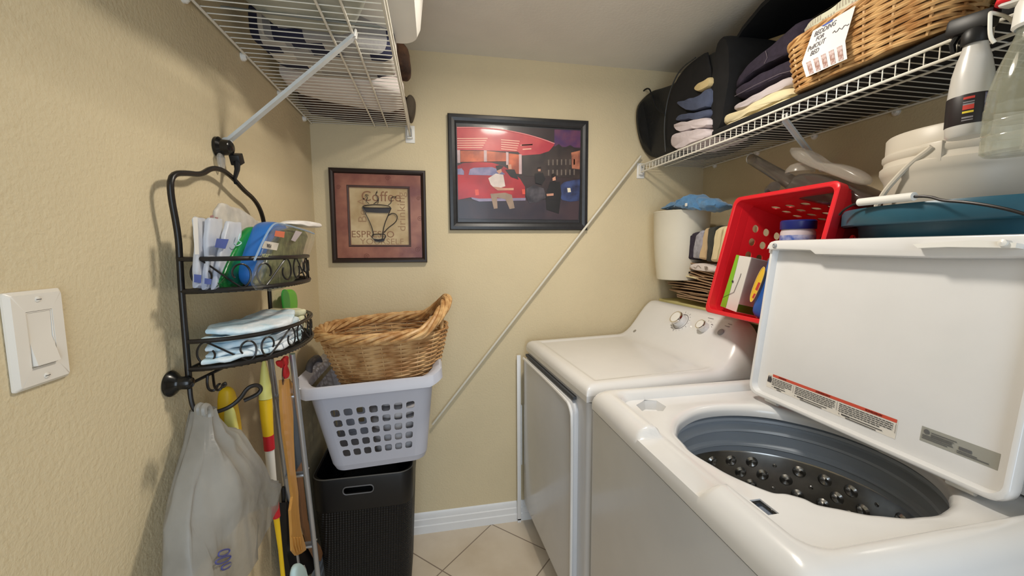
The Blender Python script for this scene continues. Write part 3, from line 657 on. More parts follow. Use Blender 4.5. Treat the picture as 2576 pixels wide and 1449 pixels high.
# coffee picture
t, q, W_, H_ = picture('coffee_picture', 'small square brown framed picture with a wire coffee cup', .067, .464, 1.291, 1.690, -.004, .021, .024, FRD, .003)
MATW = mat('rust_mat', (158, 104, 84), .7, rgb2=(116, 62, 54), vscale=9, coat=.15)
def sq(a, b_=None): b_ = a if b_ is None else b_; return [(a, b_), (1-a, b_), (1-a, 1-b_), (a, 1-b_)]
obj('mat_board', MB().loops([[q(u, v, .012) for u, v in sq(.05)], [q(u, v, .012) for u, v in sq(.185)], [q(u, v, .004) for u, v in sq(.195)]]), MATW, t)
obj('inner_liner', MB().loops([[q(u, v, .0124) for u, v in sq(.172)], [q(u, v, .0138) for u, v in sq(.177)], [q(u, v, .0124) for u, v in sq(.19)], [q(u, v, .003) for u, v in sq(.193)]]), mat('liner_brown', (70, 44, 36), .5), t, ang=15)
for cx_, cy_, r0_ in ((.93, .52, .030), (.92, .30, .024), (.90, .86, .034), (.35, .93, .030), (.60, .09, .028), (.09, .20, .026)):
    obj('mat_scroll', MB().tube([q(cx_+r0_*k/30*math.cos(k*.42), cy_+r0_*k/30*math.sin(k*.42), .0124) for k in range(31)], .0008, 4), mat('mat_scroll_brown', (122, 70, 56), .7), t)
bd = obj('parchment', flat(MB(), q, sq(.19), .003), mat('parchment', (206, 184, 144), .8, rgb2=(176, 150, 108), vscale=10), t)
SEP = mat('sepia_ink', (140, 100, 70), .7); SEP2 = mat('sepia_pale', (160, 128, 94), .7)
vx, vz = q(1, .5, 0)-q(0, .5, 0), q(.5, 0, 0)-q(.5, 1, 0)
obj('lettering_coffee', textmb('Coffee', .062, q(.31, .335, .0036), vx, vz, .0002, width=1.0), SEP, bd)
obj('lettering_be_a', textmb('Be A', .05, q(.36, .57, .0036), vz, -vx, .0002, width=1.1), SEP2, bd)
obj('lettering_espresso', textmb('ESPRESSO', .040, q(.195, .725, .0036), vx, vz, .0002, width=1.05), SEP, bd)
obj('lettering_yourself', textmb('YOURSELF', .036, q(.285, .80, .0036), vx, vz, .0002, width=1.1), SEP2, bd)
obj('lettering_drinking', textmb('drinking', .048, q(.77, .66, .0036), vz, -vx, .0002, width=1.1), SEP2, bd)
def q7(X_, Y_): # picture crop pixels of the cup drawing
    u = (X_-125-(Y_-110)*.044)/1275.; return u, (Y_-112-(X_-125)*.028)/1240.
CI = mat('cup_wire', (36, 26, 22), .4, vary=.1)
def w7(mb, pts, r=.0019, closed=False, d=.009): return mb.tube(smooth_poly([q(*q7(*p_), d) for p_ in pts], closed=closed), r, 6, closed=closed, cap=not closed)
m = MB(); w7(m, [(555, 620), (600, 600), (740, 590), (900, 605), (945, 635), (905, 640), (740, 635), (600, 632)], closed=True)
w7(m, [(560, 625), (610, 720), (660, 820), (700, 920), (712, 1005)]); w7(m, [(945, 640), (905, 740), (860, 850), (840, 950), (832, 1050)])
obj('cup_outline', m, CI, t)
obj('cup_band', flat(MB(), q, [q7(*p_) for p_ in ((560, 628), (945, 640), (905, 705), (740, 700), (612, 690))], .0085, .001), CI, t)
m = MB(); w7(m, [(905, 740), (960, 705), (1020, 725), (1035, 780), (1000, 840), (910, 900), (850, 970)]); obj('cup_handle', m, CI, t)
m = MB(); w7(m, [(690, 1000), (720, 985), (850, 985), (885, 1015), (850, 1060), (760, 1075), (705, 1050)], closed=True)
flat(m, q, [q7(*p_) for p_ in ((695, 1040), (780, 1055), (870, 1045), (855, 1080), (800, 1092), (740, 1085))], .0085, .001); obj('cup_foot', m, CI, t)
for pts in ([(650, 580), (605, 545), (635, 500), (590, 455), (640, 470)], [(710, 580), (770, 545), (765, 500), (735, 460), (755, 410)], [(765, 580), (780, 520), (730, 450), (760, 430)], [(905, 595), (950, 570), (940, 490), (1020, 485), (985, 510)]):
    m = MB(); w7(m, pts, .0014); obj('steam_wire', m, CI, t)
obj('glazing', flat(MB(), q, sq(.05), .015, .001), bpy.data.materials['picture_glass'], t)
# ---------------------------------------------------------------- diagonal rod leaning on the back wall
obj('curtain_rod', MB().tube([at(1088, 1068, y=-.022), at(1612, 393, y=-.022)], .0055, 12), mat('rod_cream', (214, 208, 192), .4), None,
    'thin cream white rod leaning diagonally on the back wall below right shelf', 'rod')
dg = MB().bb((.868, -.028, .012), (.886, -.017, .845), .001); 
t = thing('folded_table', 'slim white folded board standing in the gap beside the dryer', 'folding board', (.88, -.02, 0))
obj('board', dg.bb((.868, -.028, 0), (.886, -.017, .02), .001), TRIM, t)
obj('board_edge', MB().bb((.8865, -.030, .30), (.892, -.016, .60), .001), BRACE, t)
# ---------------------------------------------------------------- hamper, laundry basket, wicker basket
t = thing('laundry_hamper', 'tall black perforated hamper on the floor under the grey basket', 'hamper', (.215, -.21, 0))
hx0, hx1, hy0, hy1, hz = .040, .398, -.400, -.045, .532
hm = mat('hamper_weave', (17, 17, 19), .5, vary=.1)
nt = hm.node_tree; b = nt.nodes['Principled BSDF']; tc = nt.nodes['Texture Coordinate']
sp = nt.nodes.new('ShaderNodeSeparateXYZ'); nt.links.new(tc.outputs['Object'], sp.inputs[0])
def nm(op, a, b_=None):
    n = nt.nodes.new('ShaderNodeMath'); n.operation = op
    for i, v in enumerate((a, b_)):
        if v is None: continue
        if isinstance(v, (int, float)): n.inputs[i].default_value = v
        else: nt.links.new(v, n.inputs[i])
    return n.outputs[0]
hsum = nm('ADD', sp.outputs[0], sp.outputs[1])
w1 = nm('SINE', nm('MULTIPLY', nm('ADD', hsum, sp.outputs[2]), 330)); w2 = nm('SINE', nm('MULTIPLY', nm('SUBTRACT', hsum, sp.outputs[2]), 330))
hh_ = nm('MULTIPLY', w1, w2); bp = nt.nodes.new('ShaderNodeBump'); bp.inputs['Strength'].default_value = 1; bp.inputs['Distance'].default_value = .004
nt.links.new(hh_, bp.inputs['Height']); nt.links.new(bp.outputs[0], b.inputs['Normal'])
def hr(i, z, r=.05): return rrect((hx0+hx1)/2, (hy0+hy1)/2, (hx1-hx0)/2-i, (hy1-hy0)/2-i, r, z)
obj('hamper_body', MB().loops([hr(.030, 0), hr(.026, .01), hr(.006, hz-.125), hr(.012, hz-.125), hr(.034, .02)], cap0=True, cap1=True), hm, t)
band = obj('rim_band', MB().loops([hr(.006, hz-.125), hr(.004, hz-.12), hr(.001, hz-.01), hr(.003, hz), hr(.012, hz), hr(.014, hz-.12)]), BPL, t)
cut(band, MB().bb((.155, hy0-.02, hz-.058), (.255, hy0+.04, hz-.034), .008))
hg = MB(); P = []
for sx_, sz_, a0 in ((1, 1, 0), (-1, 1, 90), (-1, -1, 180), (1, -1, 270)):
    for k in range(6):
        a = R(a0+18*k); P.append(V((.205+sx_*(.05-.010)+.012*math.cos(a), hy0+.0005, hz-.046+sz_*(.012-.010)+.012*math.sin(a))))
hg.tube(P, .0022, 6, closed=True); obj('handle_trim', hg, mat('trim_grey', (96, 96, 98), .4), t)
obj('rim_highlight', MB().tube(hr(.004, hz+.001), .0022, 6, closed=True), mat('rim_highlight_grey', (88, 86, 82), .4), t)  # paler grey loop paints the highlight along the black rim
obj('dark_towel', cushion([(.10, -.33, hz-.30), (.34, -.33, hz-.30), (.34, -.10, hz-.30), (.10, -.10, hz-.30)], (0, 0, .24), seed=30, wr=.01), BFAB, None, 'black laundry heaped inside the black hamper', 'laundry')
# perforated panels
def perf(mb, f, us_, vs_, holes, th, nrm, sqr, n=16):
    """f(u,v)->point; us_,vs_ cell borders; holes(i,j)->(hu,hv) half sizes in 0..1 of the cell or None"""
    for i in range(len(us_)-1):
        for j in range(len(vs_)-1):
            a0, a1, b0, b1 = us_[i], us_[i+1], vs_[j], vs_[j+1]; h = holes(i, j)
            if not h:
                for s_ in (0, 1):
                    mb.add([f(u, v)+nrm*th*s_ for u, v in ((a0, b0), (a1, b0), (a1, b1), (a0, b1))], [(0, 1, 2, 3)])
                continue
            O, I = [], []
            for k in range(n):
                a = 2*math.pi*(k+.5)/n; c_, s_ = math.cos(a), math.sin(a); m_ = max(abs(c_), abs(s_))
                O.append(((a0+a1)/2+(a1-a0)/2*c_/m_, (b0+b1)/2+(b1-b0)/2*s_/m_))
                e = sqr; rr_ = (abs(c_)**e+abs(s_)**e)**(-1/e); I.append(((a0+a1)/2+(a1-a0)/2*h[0]*c_*rr_, (b0+b1)/2+(b1-b0)/2*h[1]*s_*rr_))
            # make the outer ring reach the corners
            O2 = []
            for (u, v), k in zip(O, range(n)):
                O2.append((u, v))
            k = n//8
            for ci, (u, v) in ((n//8-1, (a1, b1)), (3*n//8-1, (a0, b1)), (5*n//8-1, (a0, b0)), (7*n//8-1, (a1, b0))): O2[ci] = (u, v)
            lp = [[f(u, v)+nrm*th for u, v in O2], [f(u, v)+nrm*th for u, v in I], [f(u, v) for u, v in I], [f(u, v) for u, v in O2]]
            mb.loops(lp)
            for L_ in ((O2, th), (O2, 0)): 
                pass
    return mb
t = thing('laundry_basket', 'grey plastic laundry basket with square holes standing on the black hamper', 'laundry basket', (.27, -.26, .545))
BM = Matrix.Rotation(R(-2.6), 3, 'Y'); BO = V((.284, -.262, .560)); BH = .335
def bk(x, y, z): return BO+BM @ V((x, y, z))
bw0, bw1, bd0, bd1 = .168, .208, .142, .182
def brr(k, z, i=0, r=.045): 
    hx, hy = bw0+(bw1-bw0)*k+i, bd0+(bd1-bd0)*k+i
    return [bk(p.x, p.y, p.z) for p in rrect(0, 0, hx, hy, r, z)]
SG = mat('basket_shell', (190, 191, 202), .42, vary=.02)
def side(sy, w0, w1, d0, d1, along):
    def f(u, v):
        hw = (w0+(w1-w0)*v)-.045; dd = (d0+(d1-d0)*v)
        p = (u*hw, sy*dd, .03+(BH-.06)*v) if along == 'x' else (sy*dd, u*hw, .03+(BH-.06)*v)
        return bk(*p)
    return f
for nm_, sy, al, nr, cols in (('front_panel', -1, 'x', V((0, 1, 0)), 7), ('back_panel', 1, 'x', V((0, -1, 0)), 7), ('side_panel', -1, 'y', X, 5), ('side_panel', 1, 'y', -X, 5)):
    w0, w1, d0, d1 = (bw0, bw1, bd0, bd1) if al == 'x' else (bd0, bd1, bw0, bw1)
    f = side(sy, w0, w1, d0, d1, al); mu = .045; us_ = [-1.0]+[-1+mu+(2-2*mu)*i/cols for i in range(cols+1)]+[1.0]
    vs2 = [0, .105]+[.105+.715*(j+1)/5 for j in range(5)]+[1.0]
    obj(nm_, perf(MB(), f, us_, vs2, lambda i, j: (.68, .66) if 1 <= i <= cols and 1 <= j <= 5 else None, .0028, nr, 5), SG, t)
seg = 8
for sx_, sy_, a0 in ((1, 1, 0), (-1, 1, 90), (-1, -1, 180), (1, -1, 270)):
    L = []
    for z_ in [.03+(BH-.06)*k/6 for k in range(7)]:
        k_ = (z_-.03)/(BH-.06); hx, hy = bw0+(bw1-bw0)*k_, bd0+(bd1-bd0)*k_
        L.append([bk(sx_*(hx-.045)+.045*math.cos(R(a0+90*q_/seg)), sy_*(hy-.045)+.045*math.sin(R(a0+90*q_/seg)), z_) for q_ in range(seg+1)])
    obj('corner_wall', MB().loops(L, closed=False), SG, t, ang=60)
obj('basket_bottom', MB().loops([brr(0, .003, -.03), brr(0, .0, -.025), brr(0, .008, -.008), brr(0, .03, 0), brr(0, .03, -.003), brr(0, .008, -.012)], cap0=True, cap1=True), SG, t)
def rimz(p): return p
RM = []
for i_, z_ in ((0, BH-.03), (.0, BH-.004), (.004, BH), (.026, BH+.002), (.034, BH-.006), (.036, BH-.040), (.033, BH-.040), (.030, BH-.008), (.006, BH-.008), (.003, BH-.03)):
    RM.append(brr(1, z_, i_))
def lift(p):
    l = BM.transposed() @ (p-BO); k = max(0, (abs(l.x)-.15)/.09); return p+BM @ V((0, 0, .038*min(1, k)**1.5*(1 if abs(l.y) < .17 else .8)))
obj('basket_rim', MB().loops([[lift(p) for p in l] for l in RM], wrap=True), BASKG, t, ang=50)
for sx_ in (-1, 1):
    hp = [bk(sx_*(bw1+.019), y_, BH+.052-.05*abs(y_/.08)**6) for y_ in (-.08, -.06, -.03, 0, .03, .06, .08)]
    obj('handle_grip', MB().tube(smooth_poly(hp, closed=False), .0125, 10), mat('grip_grey', (92, 92, 98), .6), t)
LG = mat('grey_laundry', (170, 168, 172), .9, vary=.2, vscale=14, bump=.7, bscale=40, dist=.006, rgb2=(196, 192, 192))
for k in range(5):
    z_ = .035+.047*k; c_ = bk(.055, -.01, z_); hw = .095+.004*k; hd = .115+.004*k
    pts = [bk(.062-hw, -.01-hd, z_), bk(.062+hw, -.01-hd, z_), bk(.062+hw, -.01+hd, z_), bk(.062-hw, -.01+hd, z_)]
    obj('folded_towel', cushion(pts, BM @ V((0, 0, .043)), p=.18, seed=40+k, wr=.004, ws=22), LG, None, ('pale grey towel at the bottom of the towels inside the grey basket', 'pale grey towel second from the bottom inside the grey basket', 'pale grey towel halfway up the stack inside the grey basket', 'pale grey towel second from the top inside the grey basket', 'pale grey towel topmost of the stack inside the grey basket')[k], 'towel', 'towels in the grey basket')
def wicker(t, f, a, b_, e, h0, h1, k0, rows, stakes, rr_, m, rise=lambda th: 0, gap=None, wob=.0035, zbot=0, n=120):
    """f(local)->world; a,b_ radii at the rim, k0 = bottom/rim ratio, e superellipse exponent"""
    def P(th, z, o=0):
        c_, s_ = math.cos(th), math.sin(th); r0 = (abs(c_)**e+abs(s_)**e)**(-1/e)
        k = k0+(1-k0)*((z-h0)/(h1-h0))**.8 if z > h0 else k0
        zz = h0+(z-h0)*(1+rise(th)/(h1-h0)); return f(V(((a*k+o)*c_*r0, (b_*k+o)*s_*r0, zz)))
    body = MB()
    for j in range(rows):
        z = h0+(h1-h0)*(j+.5)/rows
        pts = [P(2*math.pi*i/n, z+noise.noise(V((i*.13, j*1.7, 0)))*.0016, wob*math.sin(stakes*math.pi*i/n+math.pi*j)) for i in range(n)]
        body.tube(pts, rr_*(1+.15*math.sin(j*2.3)), 5, closed=True)
    obj('woven_body', body, m, t)
    stk = MB()
    for i in range(stakes):
        th = 2*math.pi*(i+.5)/stakes; stk.tube([P(th, h0+(h1-h0)*k/6, 0) for k in range(7)], rr_*.8, 5)
    obj('stakes', stk, m, t)
    return P
t = thing('wicker_basket', 'oval wicker laundry basket with raised handle ends inside the grey basket', 'wicker basket', (.31, -.27, .80))
WM = Matrix.Rotation(R(-3.2), 3, 'Y') @ Matrix.Rotation(R(2), 3, 'X'); WO = V((.322, -.285, .835))
wf = lambda p: WO+WM @ p
rise = lambda th: .0+.075*max(0, abs(math.cos(th))-.55)**1.3/.45**1.3*(1.15 if math.cos(th) > 0 else .12)
P_ = wicker(t, wf, .228, .180, 2.2, .0, .215, .69, 27, 22, .0042, WICKD, rise=lambda th: rise(th)*.0, n=176)
for ph in range(5):
    pts = []
    for i in range(200):
        th = 2*math.pi*i/200; tw = 5*th+2*math.pi*ph/5; c = P_(th, .215, 0); o = P_(th, .215, .02)-c; o.normalize()
        z_ = .222+rise(th); base = c+WM @ V((0, 0, z_-.215)); pts.append(base+o*(.004+.014*math.cos(tw))+WM @ V((0, 0, .014*math.sin(tw))))
    obj('braided_rim', MB().tube(pts, .0082, 7, closed=True), WICK, t)
for sgn in (0, 1):
    for dth in (-.42, .42):
        th = math.pi*sgn+dth; a0 = P_(th, .17, 0); b0 = P_(th, .215, 0)+WM @ V((0, 0, rise(th)+.006))
        obj('handle_wrap', MB().tube([a0, a0.lerp(b0, .5)+(b0-a0).cross(Z)*.0, b0], .0065, 8), WICK, t)
obj('base_ring', MB().loops([[P_(2*math.pi*i/60, 0.001, o) for i in range(60)] for o in (0, -.02, -.09)], cap1=True), WICKD, t)
# ---------------------------------------------------------------- black iron caddy hanging on the left wall
t = thing('wall_caddy', 'black wrought iron two tier caddy with scrolled rims hanging on the left wall', 'caddy', (.03, -.80, 1.034))
XR_ = .028
YL, YR, CD = -1.003, -.598, .150
def yz(*pts): return [V((XR_, y, z)) for y, z in pts]
lp = yz((YL, 1.10), (YL, 1.27), (-1.000, 1.33), (-.998, 1.38), (-1.012, 1.455), (-1.003, 1.487), (-.955, 1.497), (-.905, 1.502), (-.865, 1.524), (-.815, 1.530), (-.765, 1.518), (-.715, 1.497), (-.665, 1.485), (-.625, 1.462), (-.603, 1.425), (-.599, 1.36), (YR, 1.27), (YR, 1.12))
obj('frame_loop', MB().tube(resample(smooth_poly(lp, closed=False, it=3), 110, False), .0055, 10), BLACK, t)
hk = [V((XR_, YL, 1.10)), V((XR_, YL, 1.06)), V((XR_+.004, -.999, 1.037)), V((XR_+.02, -.985, 1.026)), V((XR_+.045, -.965, 1.027)), V((XR_+.065, -.955, 1.043)), V((XR_+.075, -.948, 1.062)), V((XR_+.090, -.94, 1.066)), V((XR_+.098, -.935, 1.055)), V((XR_+.090, -.938, 1.043)), V((XR_+.068, -.95, 1.036))]
obj('hook', MB().tube(smooth_poly(hk, closed=False, it=3), .0042, 8), BLACK, t)
hk = [at(535, 938, x=.05), at(537, 955, x=.06), at(540, 975, x=.07), at(548, 983, x=.085), at(558, 976, x=.09), at(561, 966, x=.095), at(567, 962, x=.1), at(568, 970, x=.1), at(560, 974, x=.1)]
obj('hook', MB().tube(smooth_poly(hk, closed=False), .0024, 6), BLACK, t)
hk = [at(522, 945, x=.05), at(521, 965, x=.05), at(525, 980, x=.055), at(535, 984, x=.06), at(544, 978, x=.065), at(548, 968, x=.07), at(553, 966, x=.07)]
obj('hook', MB().tube(smooth_poly(hk, closed=False), .0024, 6), BLACK, t)
hk = [V((.10, -.60, 1.125)), V((.10, -.60, 1.105)), V((.112, -.60, 1.088)), V((.13, -.60, 1.09)), V((.138, -.6, 1.106)), V((.128, -.6, 1.116)), V((.118, -.6, 1.106))]
obj('hook', MB().tube(smooth_poly(hk, closed=False), .0028, 6), BLACK, t)
hk = [V((.11, -.84, 1.125)), V((.11, -.84, 1.108)), V((.122, -.84, 1.10)), V((.13, -.84, 1.112))]
obj('hook', MB().tube(smooth_poly(hk, closed=False), .0026, 6), BLACK, t)
def rimxy(s, d=CD):
    th = math.pi*(1-s); yc, hy_ = (YL+YR)/2, (YR-YL)/2; c_, s_ = math.cos(th), math.sin(th)
    e = 2.3; r0 = (abs(c_)**e+abs(s_)**e)**(-1/e); return V((XR_+d*s_*r0, yc+hy_*c_*r0, 0))
arcs = resample([rimxy(i/200) for i in range(201)], 161, False)
arcl = sum((arcs[i+1]-arcs[i]).length for i in range(160))
def onrim(s, z):
    k = min(159.999, max(0, s*160)); i = int(k); p = arcs[i].lerp(arcs[i+1], k-i); return V((p.x, p.y, z))
def scroll(s0, s1, z0, z1, flip=False):
    """S scroll in arc coordinates with a curl at either end"""
    w_ = s1-s0; hz_ = (z1-z0); pts = []; r1 = hz_*.36; c1_ = (s0*arcl+r1*1.15, z0+hz_*.5); c2_ = (s1*arcl-r1*1.15, z0+hz_*.5)
    for k in range(26):
        a = R(400-310*k/25); rr_ = r1*(.55+.45*k/25); pts.append((c1_[0]+rr_*math.cos(a), c1_[1]+(rr_+hz_*.12*k/25)*math.sin(a)))
    for k in range(26):
        a = R(-90+310*k/25); rr_ = r1*(1-.45*k/25); pts.append((c2_[0]+rr_*math.cos(a), c2_[1]+(rr_+hz_*.12*(1-k/25))*math.sin(a)))
    out = []
    for u, v in pts:
        if flip: v = z0+z1-v
        out.append(onrim(u/arcl, min(z1-.002, max(z0+.002, v))))
    return smooth_poly(out, closed=False, it=1)
for (zt_, zb_, tl) in ((1.332, 1.272, 0), (1.176, 1.123, 0)):
    obj('upper_rim', MB().tube([onrim(i/60, zt_) for i in range(61)], .0046, 8), BLACK, t)
    obj('lower_rim', MB().tube([onrim(i/60, zb_) for i in range(61)], .0050, 8), BLACK, t)
    obj('back_rail', MB().tube([V((XR_, YL, zb_)), V((XR_, YR, zb_))], .003, 6), BLACK, t)
    g_ = MB()
    for i in range(2, 46):
        p = onrim(i/47, zb_-.004); g_.tube([V((XR_, p.y, zb_-.004)), p+V((.003, 0, 0))], .0016, 5)
    obj('shelf_wires', g_, BLACK, t)
    for k in range(5):
        a, b_ = .02+k*.19, .02+(k+1)*.19
        obj('scroll', MB().tube(scroll(a, b_, zb_, zt_, k % 2 == 1), .0019, 6), BLACK, t)
Mx2 = Matrix((Y, Z, X)).transposed()
sc_ = obj('suction_cup', MB().lathe((.001, -1.012, 1.100), [(.024, 0), (.0245, .003), (.021, .008), (.014, .014), (.012, .02), (.0125, .032), (.009, .037), (.001, .038)], 28, M=Mx2), mat('cup_black', (18, 18, 18), .2), t)
obj('strut', MB().tube([V((.03, -1.0, 1.095)), V((.10, -.90, 1.125))], .003, 6), BLACK, t)
# fixing above the caddy, at the foot of the brace
t = thing('wall_hook', 'black plastic knob hook on the left wall holding the caddy loop', 'hook', (.0, -.77, 1.56))
obj('knob', MB().lathe((.001, -.772, 1.588), [(.024, 0), (.024, .006), (.018, .012), (.017, .028), (.012, .032), (.0005, .033)], 24, M=Mx2), mat('cup_black', (18, 18, 18), .2), t)
obj('block', MB().box((.032, -.752, 1.566), (.011, .013, .012), .002, M=Matrix.Rotation(R(25), 3, 'X')), BPL, t)
obj('stem', MB().tube([V((.034, -.757, 1.558)), V((.036, -.763, 1.54)), V((.034, -.775, 1.515)), V((.04, -.785, 1.505))], [.008, .006, .004, .004], 8), BPL, t)
obj('clear_clip', cushion([V((.006, -.795, 1.572)), V((.006, -.768, 1.572)), V((.006, -.770, 1.545)), V((.006, -.778, 1.528)), V((.006, -.792, 1.545))], (.010, 0, 0), p=.3, wr=0, it=1), mat('clip_clear', (225, 222, 215), .15, trans=.6, alpha=.75), t)
# contents of the caddy's upper tier: outlines stand in planes parallel to the wall
def P2(pts, x): return [at(a, b_, x=x) for a, b_ in pts]
BAGM = mat('bag_film', (214, 216, 222), .35, alpha=.75, vary=.12, vscale=12, bump=.5, bscale=40, dist=.004, rgb2=(178, 186, 206))
BAGW = mat('bag_white', (226, 218, 204), .5, alpha=.9, vary=.12, vscale=20, bump=.5, bscale=40, dist=.004, rgb2=(196, 190, 180))
BLUEI = mat('print_blue', (84, 100, 168), .5, vary=.2); 
for k, (o_, nm_) in enumerate(((P2([(480, 728), (512, 727), (516, 610), (510, 548), (482, 544), (484, 620)], .052), 'clear plastic packet of white and blue items, leftmost upright in upper caddy tier'),
        (P2([(505, 728), (538, 727), (545, 610), (548, 552), (512, 546), (512, 620)], .064), 'narrow clear packet second from the left in the upper caddy tier'),
        (P2([(528, 728), (558, 726), (592, 610), (598, 560), (566, 556), (545, 640)], .076), 'clear packet with a blue printed patch beside the green foil packet'))):
    t = thing('clear_packet', nm_, 'packet', tuple(o_[0]), 'clear packets in the upper caddy tier')
    obj('film', cushion(o_, (.010, 0, 0), p=.12, it=0, wr=.003, ws=40, seed=51+k), BAGM, t)
    b0_ = [(488, 690), (506, 692), (505, 712), (488, 710)] if k == 0 else [(515, 700), (532, 702), (530, 716), (514, 714)] if k == 1 else [(545, 600), (575, 602), (566, 626), (540, 622)]
    obj('blue_print', MB().prism(P2(b0_, .0645+.012*k), (.0006, 0, 0)), BLUEI, t)
    if k == 0: obj('paper_strip', MB().prism(P2([(a_+k*(31 if k < 2 else 38)-(8 if k == 2 else 0), b_+k*3) for a_, b_ in ((485, 547), (496, 547), (500, 640), (490, 640))], .0642+.012*k), (.0006, 0, 0)), WPL, t)
t = thing('plastic_packet', 'tall white plastic packet with red printed letters, standing behind the clear packet', 'packet', tuple(at(560, 700, x=.045)))
obj('film', cushion(P2([(525, 700), (575, 715), (640, 640), (655, 565), (590, 525), (540, 508), (528, 525), (524, 560)], .034), (.014, 0, 0), p=.12, it=0, wr=.004, ws=30, seed=52), BAGW, t)
obj('printed_spots', MB().prism(P2([(528, 543), (536, 541), (537, 546), (529, 548)], .0485), (.0006, 0, 0)).prism(P2([(541, 546), (548, 547), (548, 553), (542, 552)], .0485), (.0006, 0, 0)).prism(P2([(552, 551), (559, 552), (559, 557), (553, 556)], .0485), (.0006, 0, 0)), mat('print_rose', (170, 128, 128), .6), t)
obj('blue_print', MB().prism(P2([(532, 598), (560, 600), (545, 623), (527, 620)], .0485), (.0006, 0, 0)), BLUEI, t)
t = thing('green_packet', 'glossy green foil packet leaning beside the blue tub in upper caddy tier', 'packet', tuple(at(545, 728, x=.09)))
gp = obj('foil', cushion(P2([(522, 730), (600, 728), (640, 640), (650, 580), (618, 568), (590, 590), (560, 650)], .075), (.018, 0, 0), p=.22, it=1, wr=.0025, seed=53), mat('foil_green', (26, 130, 58), .25, rgb2=(14, 84, 40), vscale=14, bump=.5, bscale=30, dist=.003), t)
obj('swirl_print', MB().tube(smooth_poly(P2([(604, 588), (598, 606), (610, 610), (596, 620), (590, 612)], .0945), closed=False), .0011, 5), mat('swirl_white', (190, 220, 220), .4), gp)
obj('leaf_print', MB().tube(P2([(545, 722), (565, 700), (590, 705)], .094), .0008, 5).tube(P2([(548, 712), (560, 722)], .094), .0008, 5), mat('leaf_dark', (30, 70, 30), .5), gp)
BLU = mat('tub_blue', (48, 112, 190), .3, vary=.06)
t = thing('wipes_tub', 'blue plastic tub lying on its side with a clear lidded box face, upper caddy tier', 'tub', tuple(at(620, 725, x=.1)))
bl = P2([(583, 700), (612, 728), (640, 700), (690, 575), (660, 556), (632, 560), (606, 620)], .085)
obj('tub_body', cushion(bl, (.045, 0, 0), p=.12, it=2, wr=0), BLU, t)
OL = mat('olive_contents', (118, 120, 74), .5, rgb2=(70, 76, 40), vscale=60, bump=.4, bscale=80, coat=.6)
fr_ = P2([(614, 728), (690, 735), (738, 705), (772, 640), (790, 588), (768, 575), (690, 560), (670, 590), (640, 660)], .135)
obj('packed_contents', cushion(P2([(622, 724), (690, 728), (732, 700), (748, 625), (764, 582), (694, 567), (660, 620), (640, 680)], .118), (.022, 0, 0), p=.15, it=1, wr=.002, seed=55), OL, t)
bx = obj('clear_box', cushion(fr_, (.012, 0, 0), p=.12, it=1, wr=0), mat('box_clear', (226, 228, 214), .1, trans=.8, alpha=.28), t)
obj('box_edge', MB().tube(smooth_poly(P2([(640, 655), (668, 592), (688, 562), (706, 562), (770, 580), (790, 588)], .150), closed=False), .0022, 6), mat('edge_blue', (150, 176, 206), .15, alpha=.8), t)
def lbl(name, pts, x, m, par, th=.0005): return obj(name, MB().prism(P2(pts, x), (th, 0, 0)), m, par)
lbl('price_label', [(666, 606), (701, 612), (696, 630), (658, 624)], .152, BAGW, bx)
lbl('red_label', [(693, 580), (716, 583), (714, 598), (690, 594)], .152, mat('label_orange', (206, 110, 80), .5), bx)
lbl('pale_label', [(744, 580), (760, 584), (742, 608), (732, 604)], .152, mat('label_lilac', (176, 166, 170), .5), bx)
o_ = at(671, 622, x=.1535); ux = (at(694, 627, x=.1535)-o_); uy = at(672, 610, x=.1535)-o_
obj('label_lettering', textmb('WEH', .012, o_, ux, uy, .0002, width=.85, bold=.0), INK, bx)
o_ = at(658, 646, x=.1535); obj('brand_lettering', textmb('MODDU', .0125, o_, at(710, 650, x=.1535)-o_, at(662, 632, x=.1535)-o_, .0002), mat('letter_olive', (176, 178, 130), .5), bx)
obj('tissue', cushion(P2([(680, 562), (700, 552), (745, 558), (774, 566), (772, 576), (735, 572), (700, 566)], .09), (.05, 0, 0), p=.3, it=2, wr=.004, seed=57), mat('tissue_white', (236, 232, 228), .8, bump=.4, bscale=40), None, 'crumpled white tissue tucked behind the top of the clear box in caddy', 'tissue')
# lower tier: pads
PADB = mat('pad_blue', (182, 212, 226), .85, rgb2=(226, 232, 236), vscale=22, bump=.8, bscale=60, dist=.004)
PADY = mat('pad_yellow', (226, 222, 186), .85, vary=.08, vscale=22, bump=.8, bscale=60, dist=.004)
padlab = ['pale blue quilted pad at the bottom of the lower caddy tier', 'pale blue pad second from the bottom, lower caddy tier', 'pale blue pad in the middle of the lower caddy stack', 'whitish blue pad second from the top, lower caddy tier', 'whitish blue pad topmost of the lower caddy stack']
for k in range(5):
    z_ = 1.128+.0125*k; o = .006*((k*7) % 3-1)
    pts = [V((.036, -1.002+o+.003*k, z_)), V((.095, -1.0+o+.004*k, z_)), V((.165, -.90+o, z_)), V((.170-.006*k, -.76+o, z_)), V((.13, -.70+o, z_)), V((.045, -.72+o, z_))]
    obj('folded_pad', cushion(pts, (0, .0, .0135), p=.12, it=1, wr=.0055, ws=34, seed=60+k), PADB, None, padlab[k], 'pad', 'pale blue pads in the lower caddy tier')
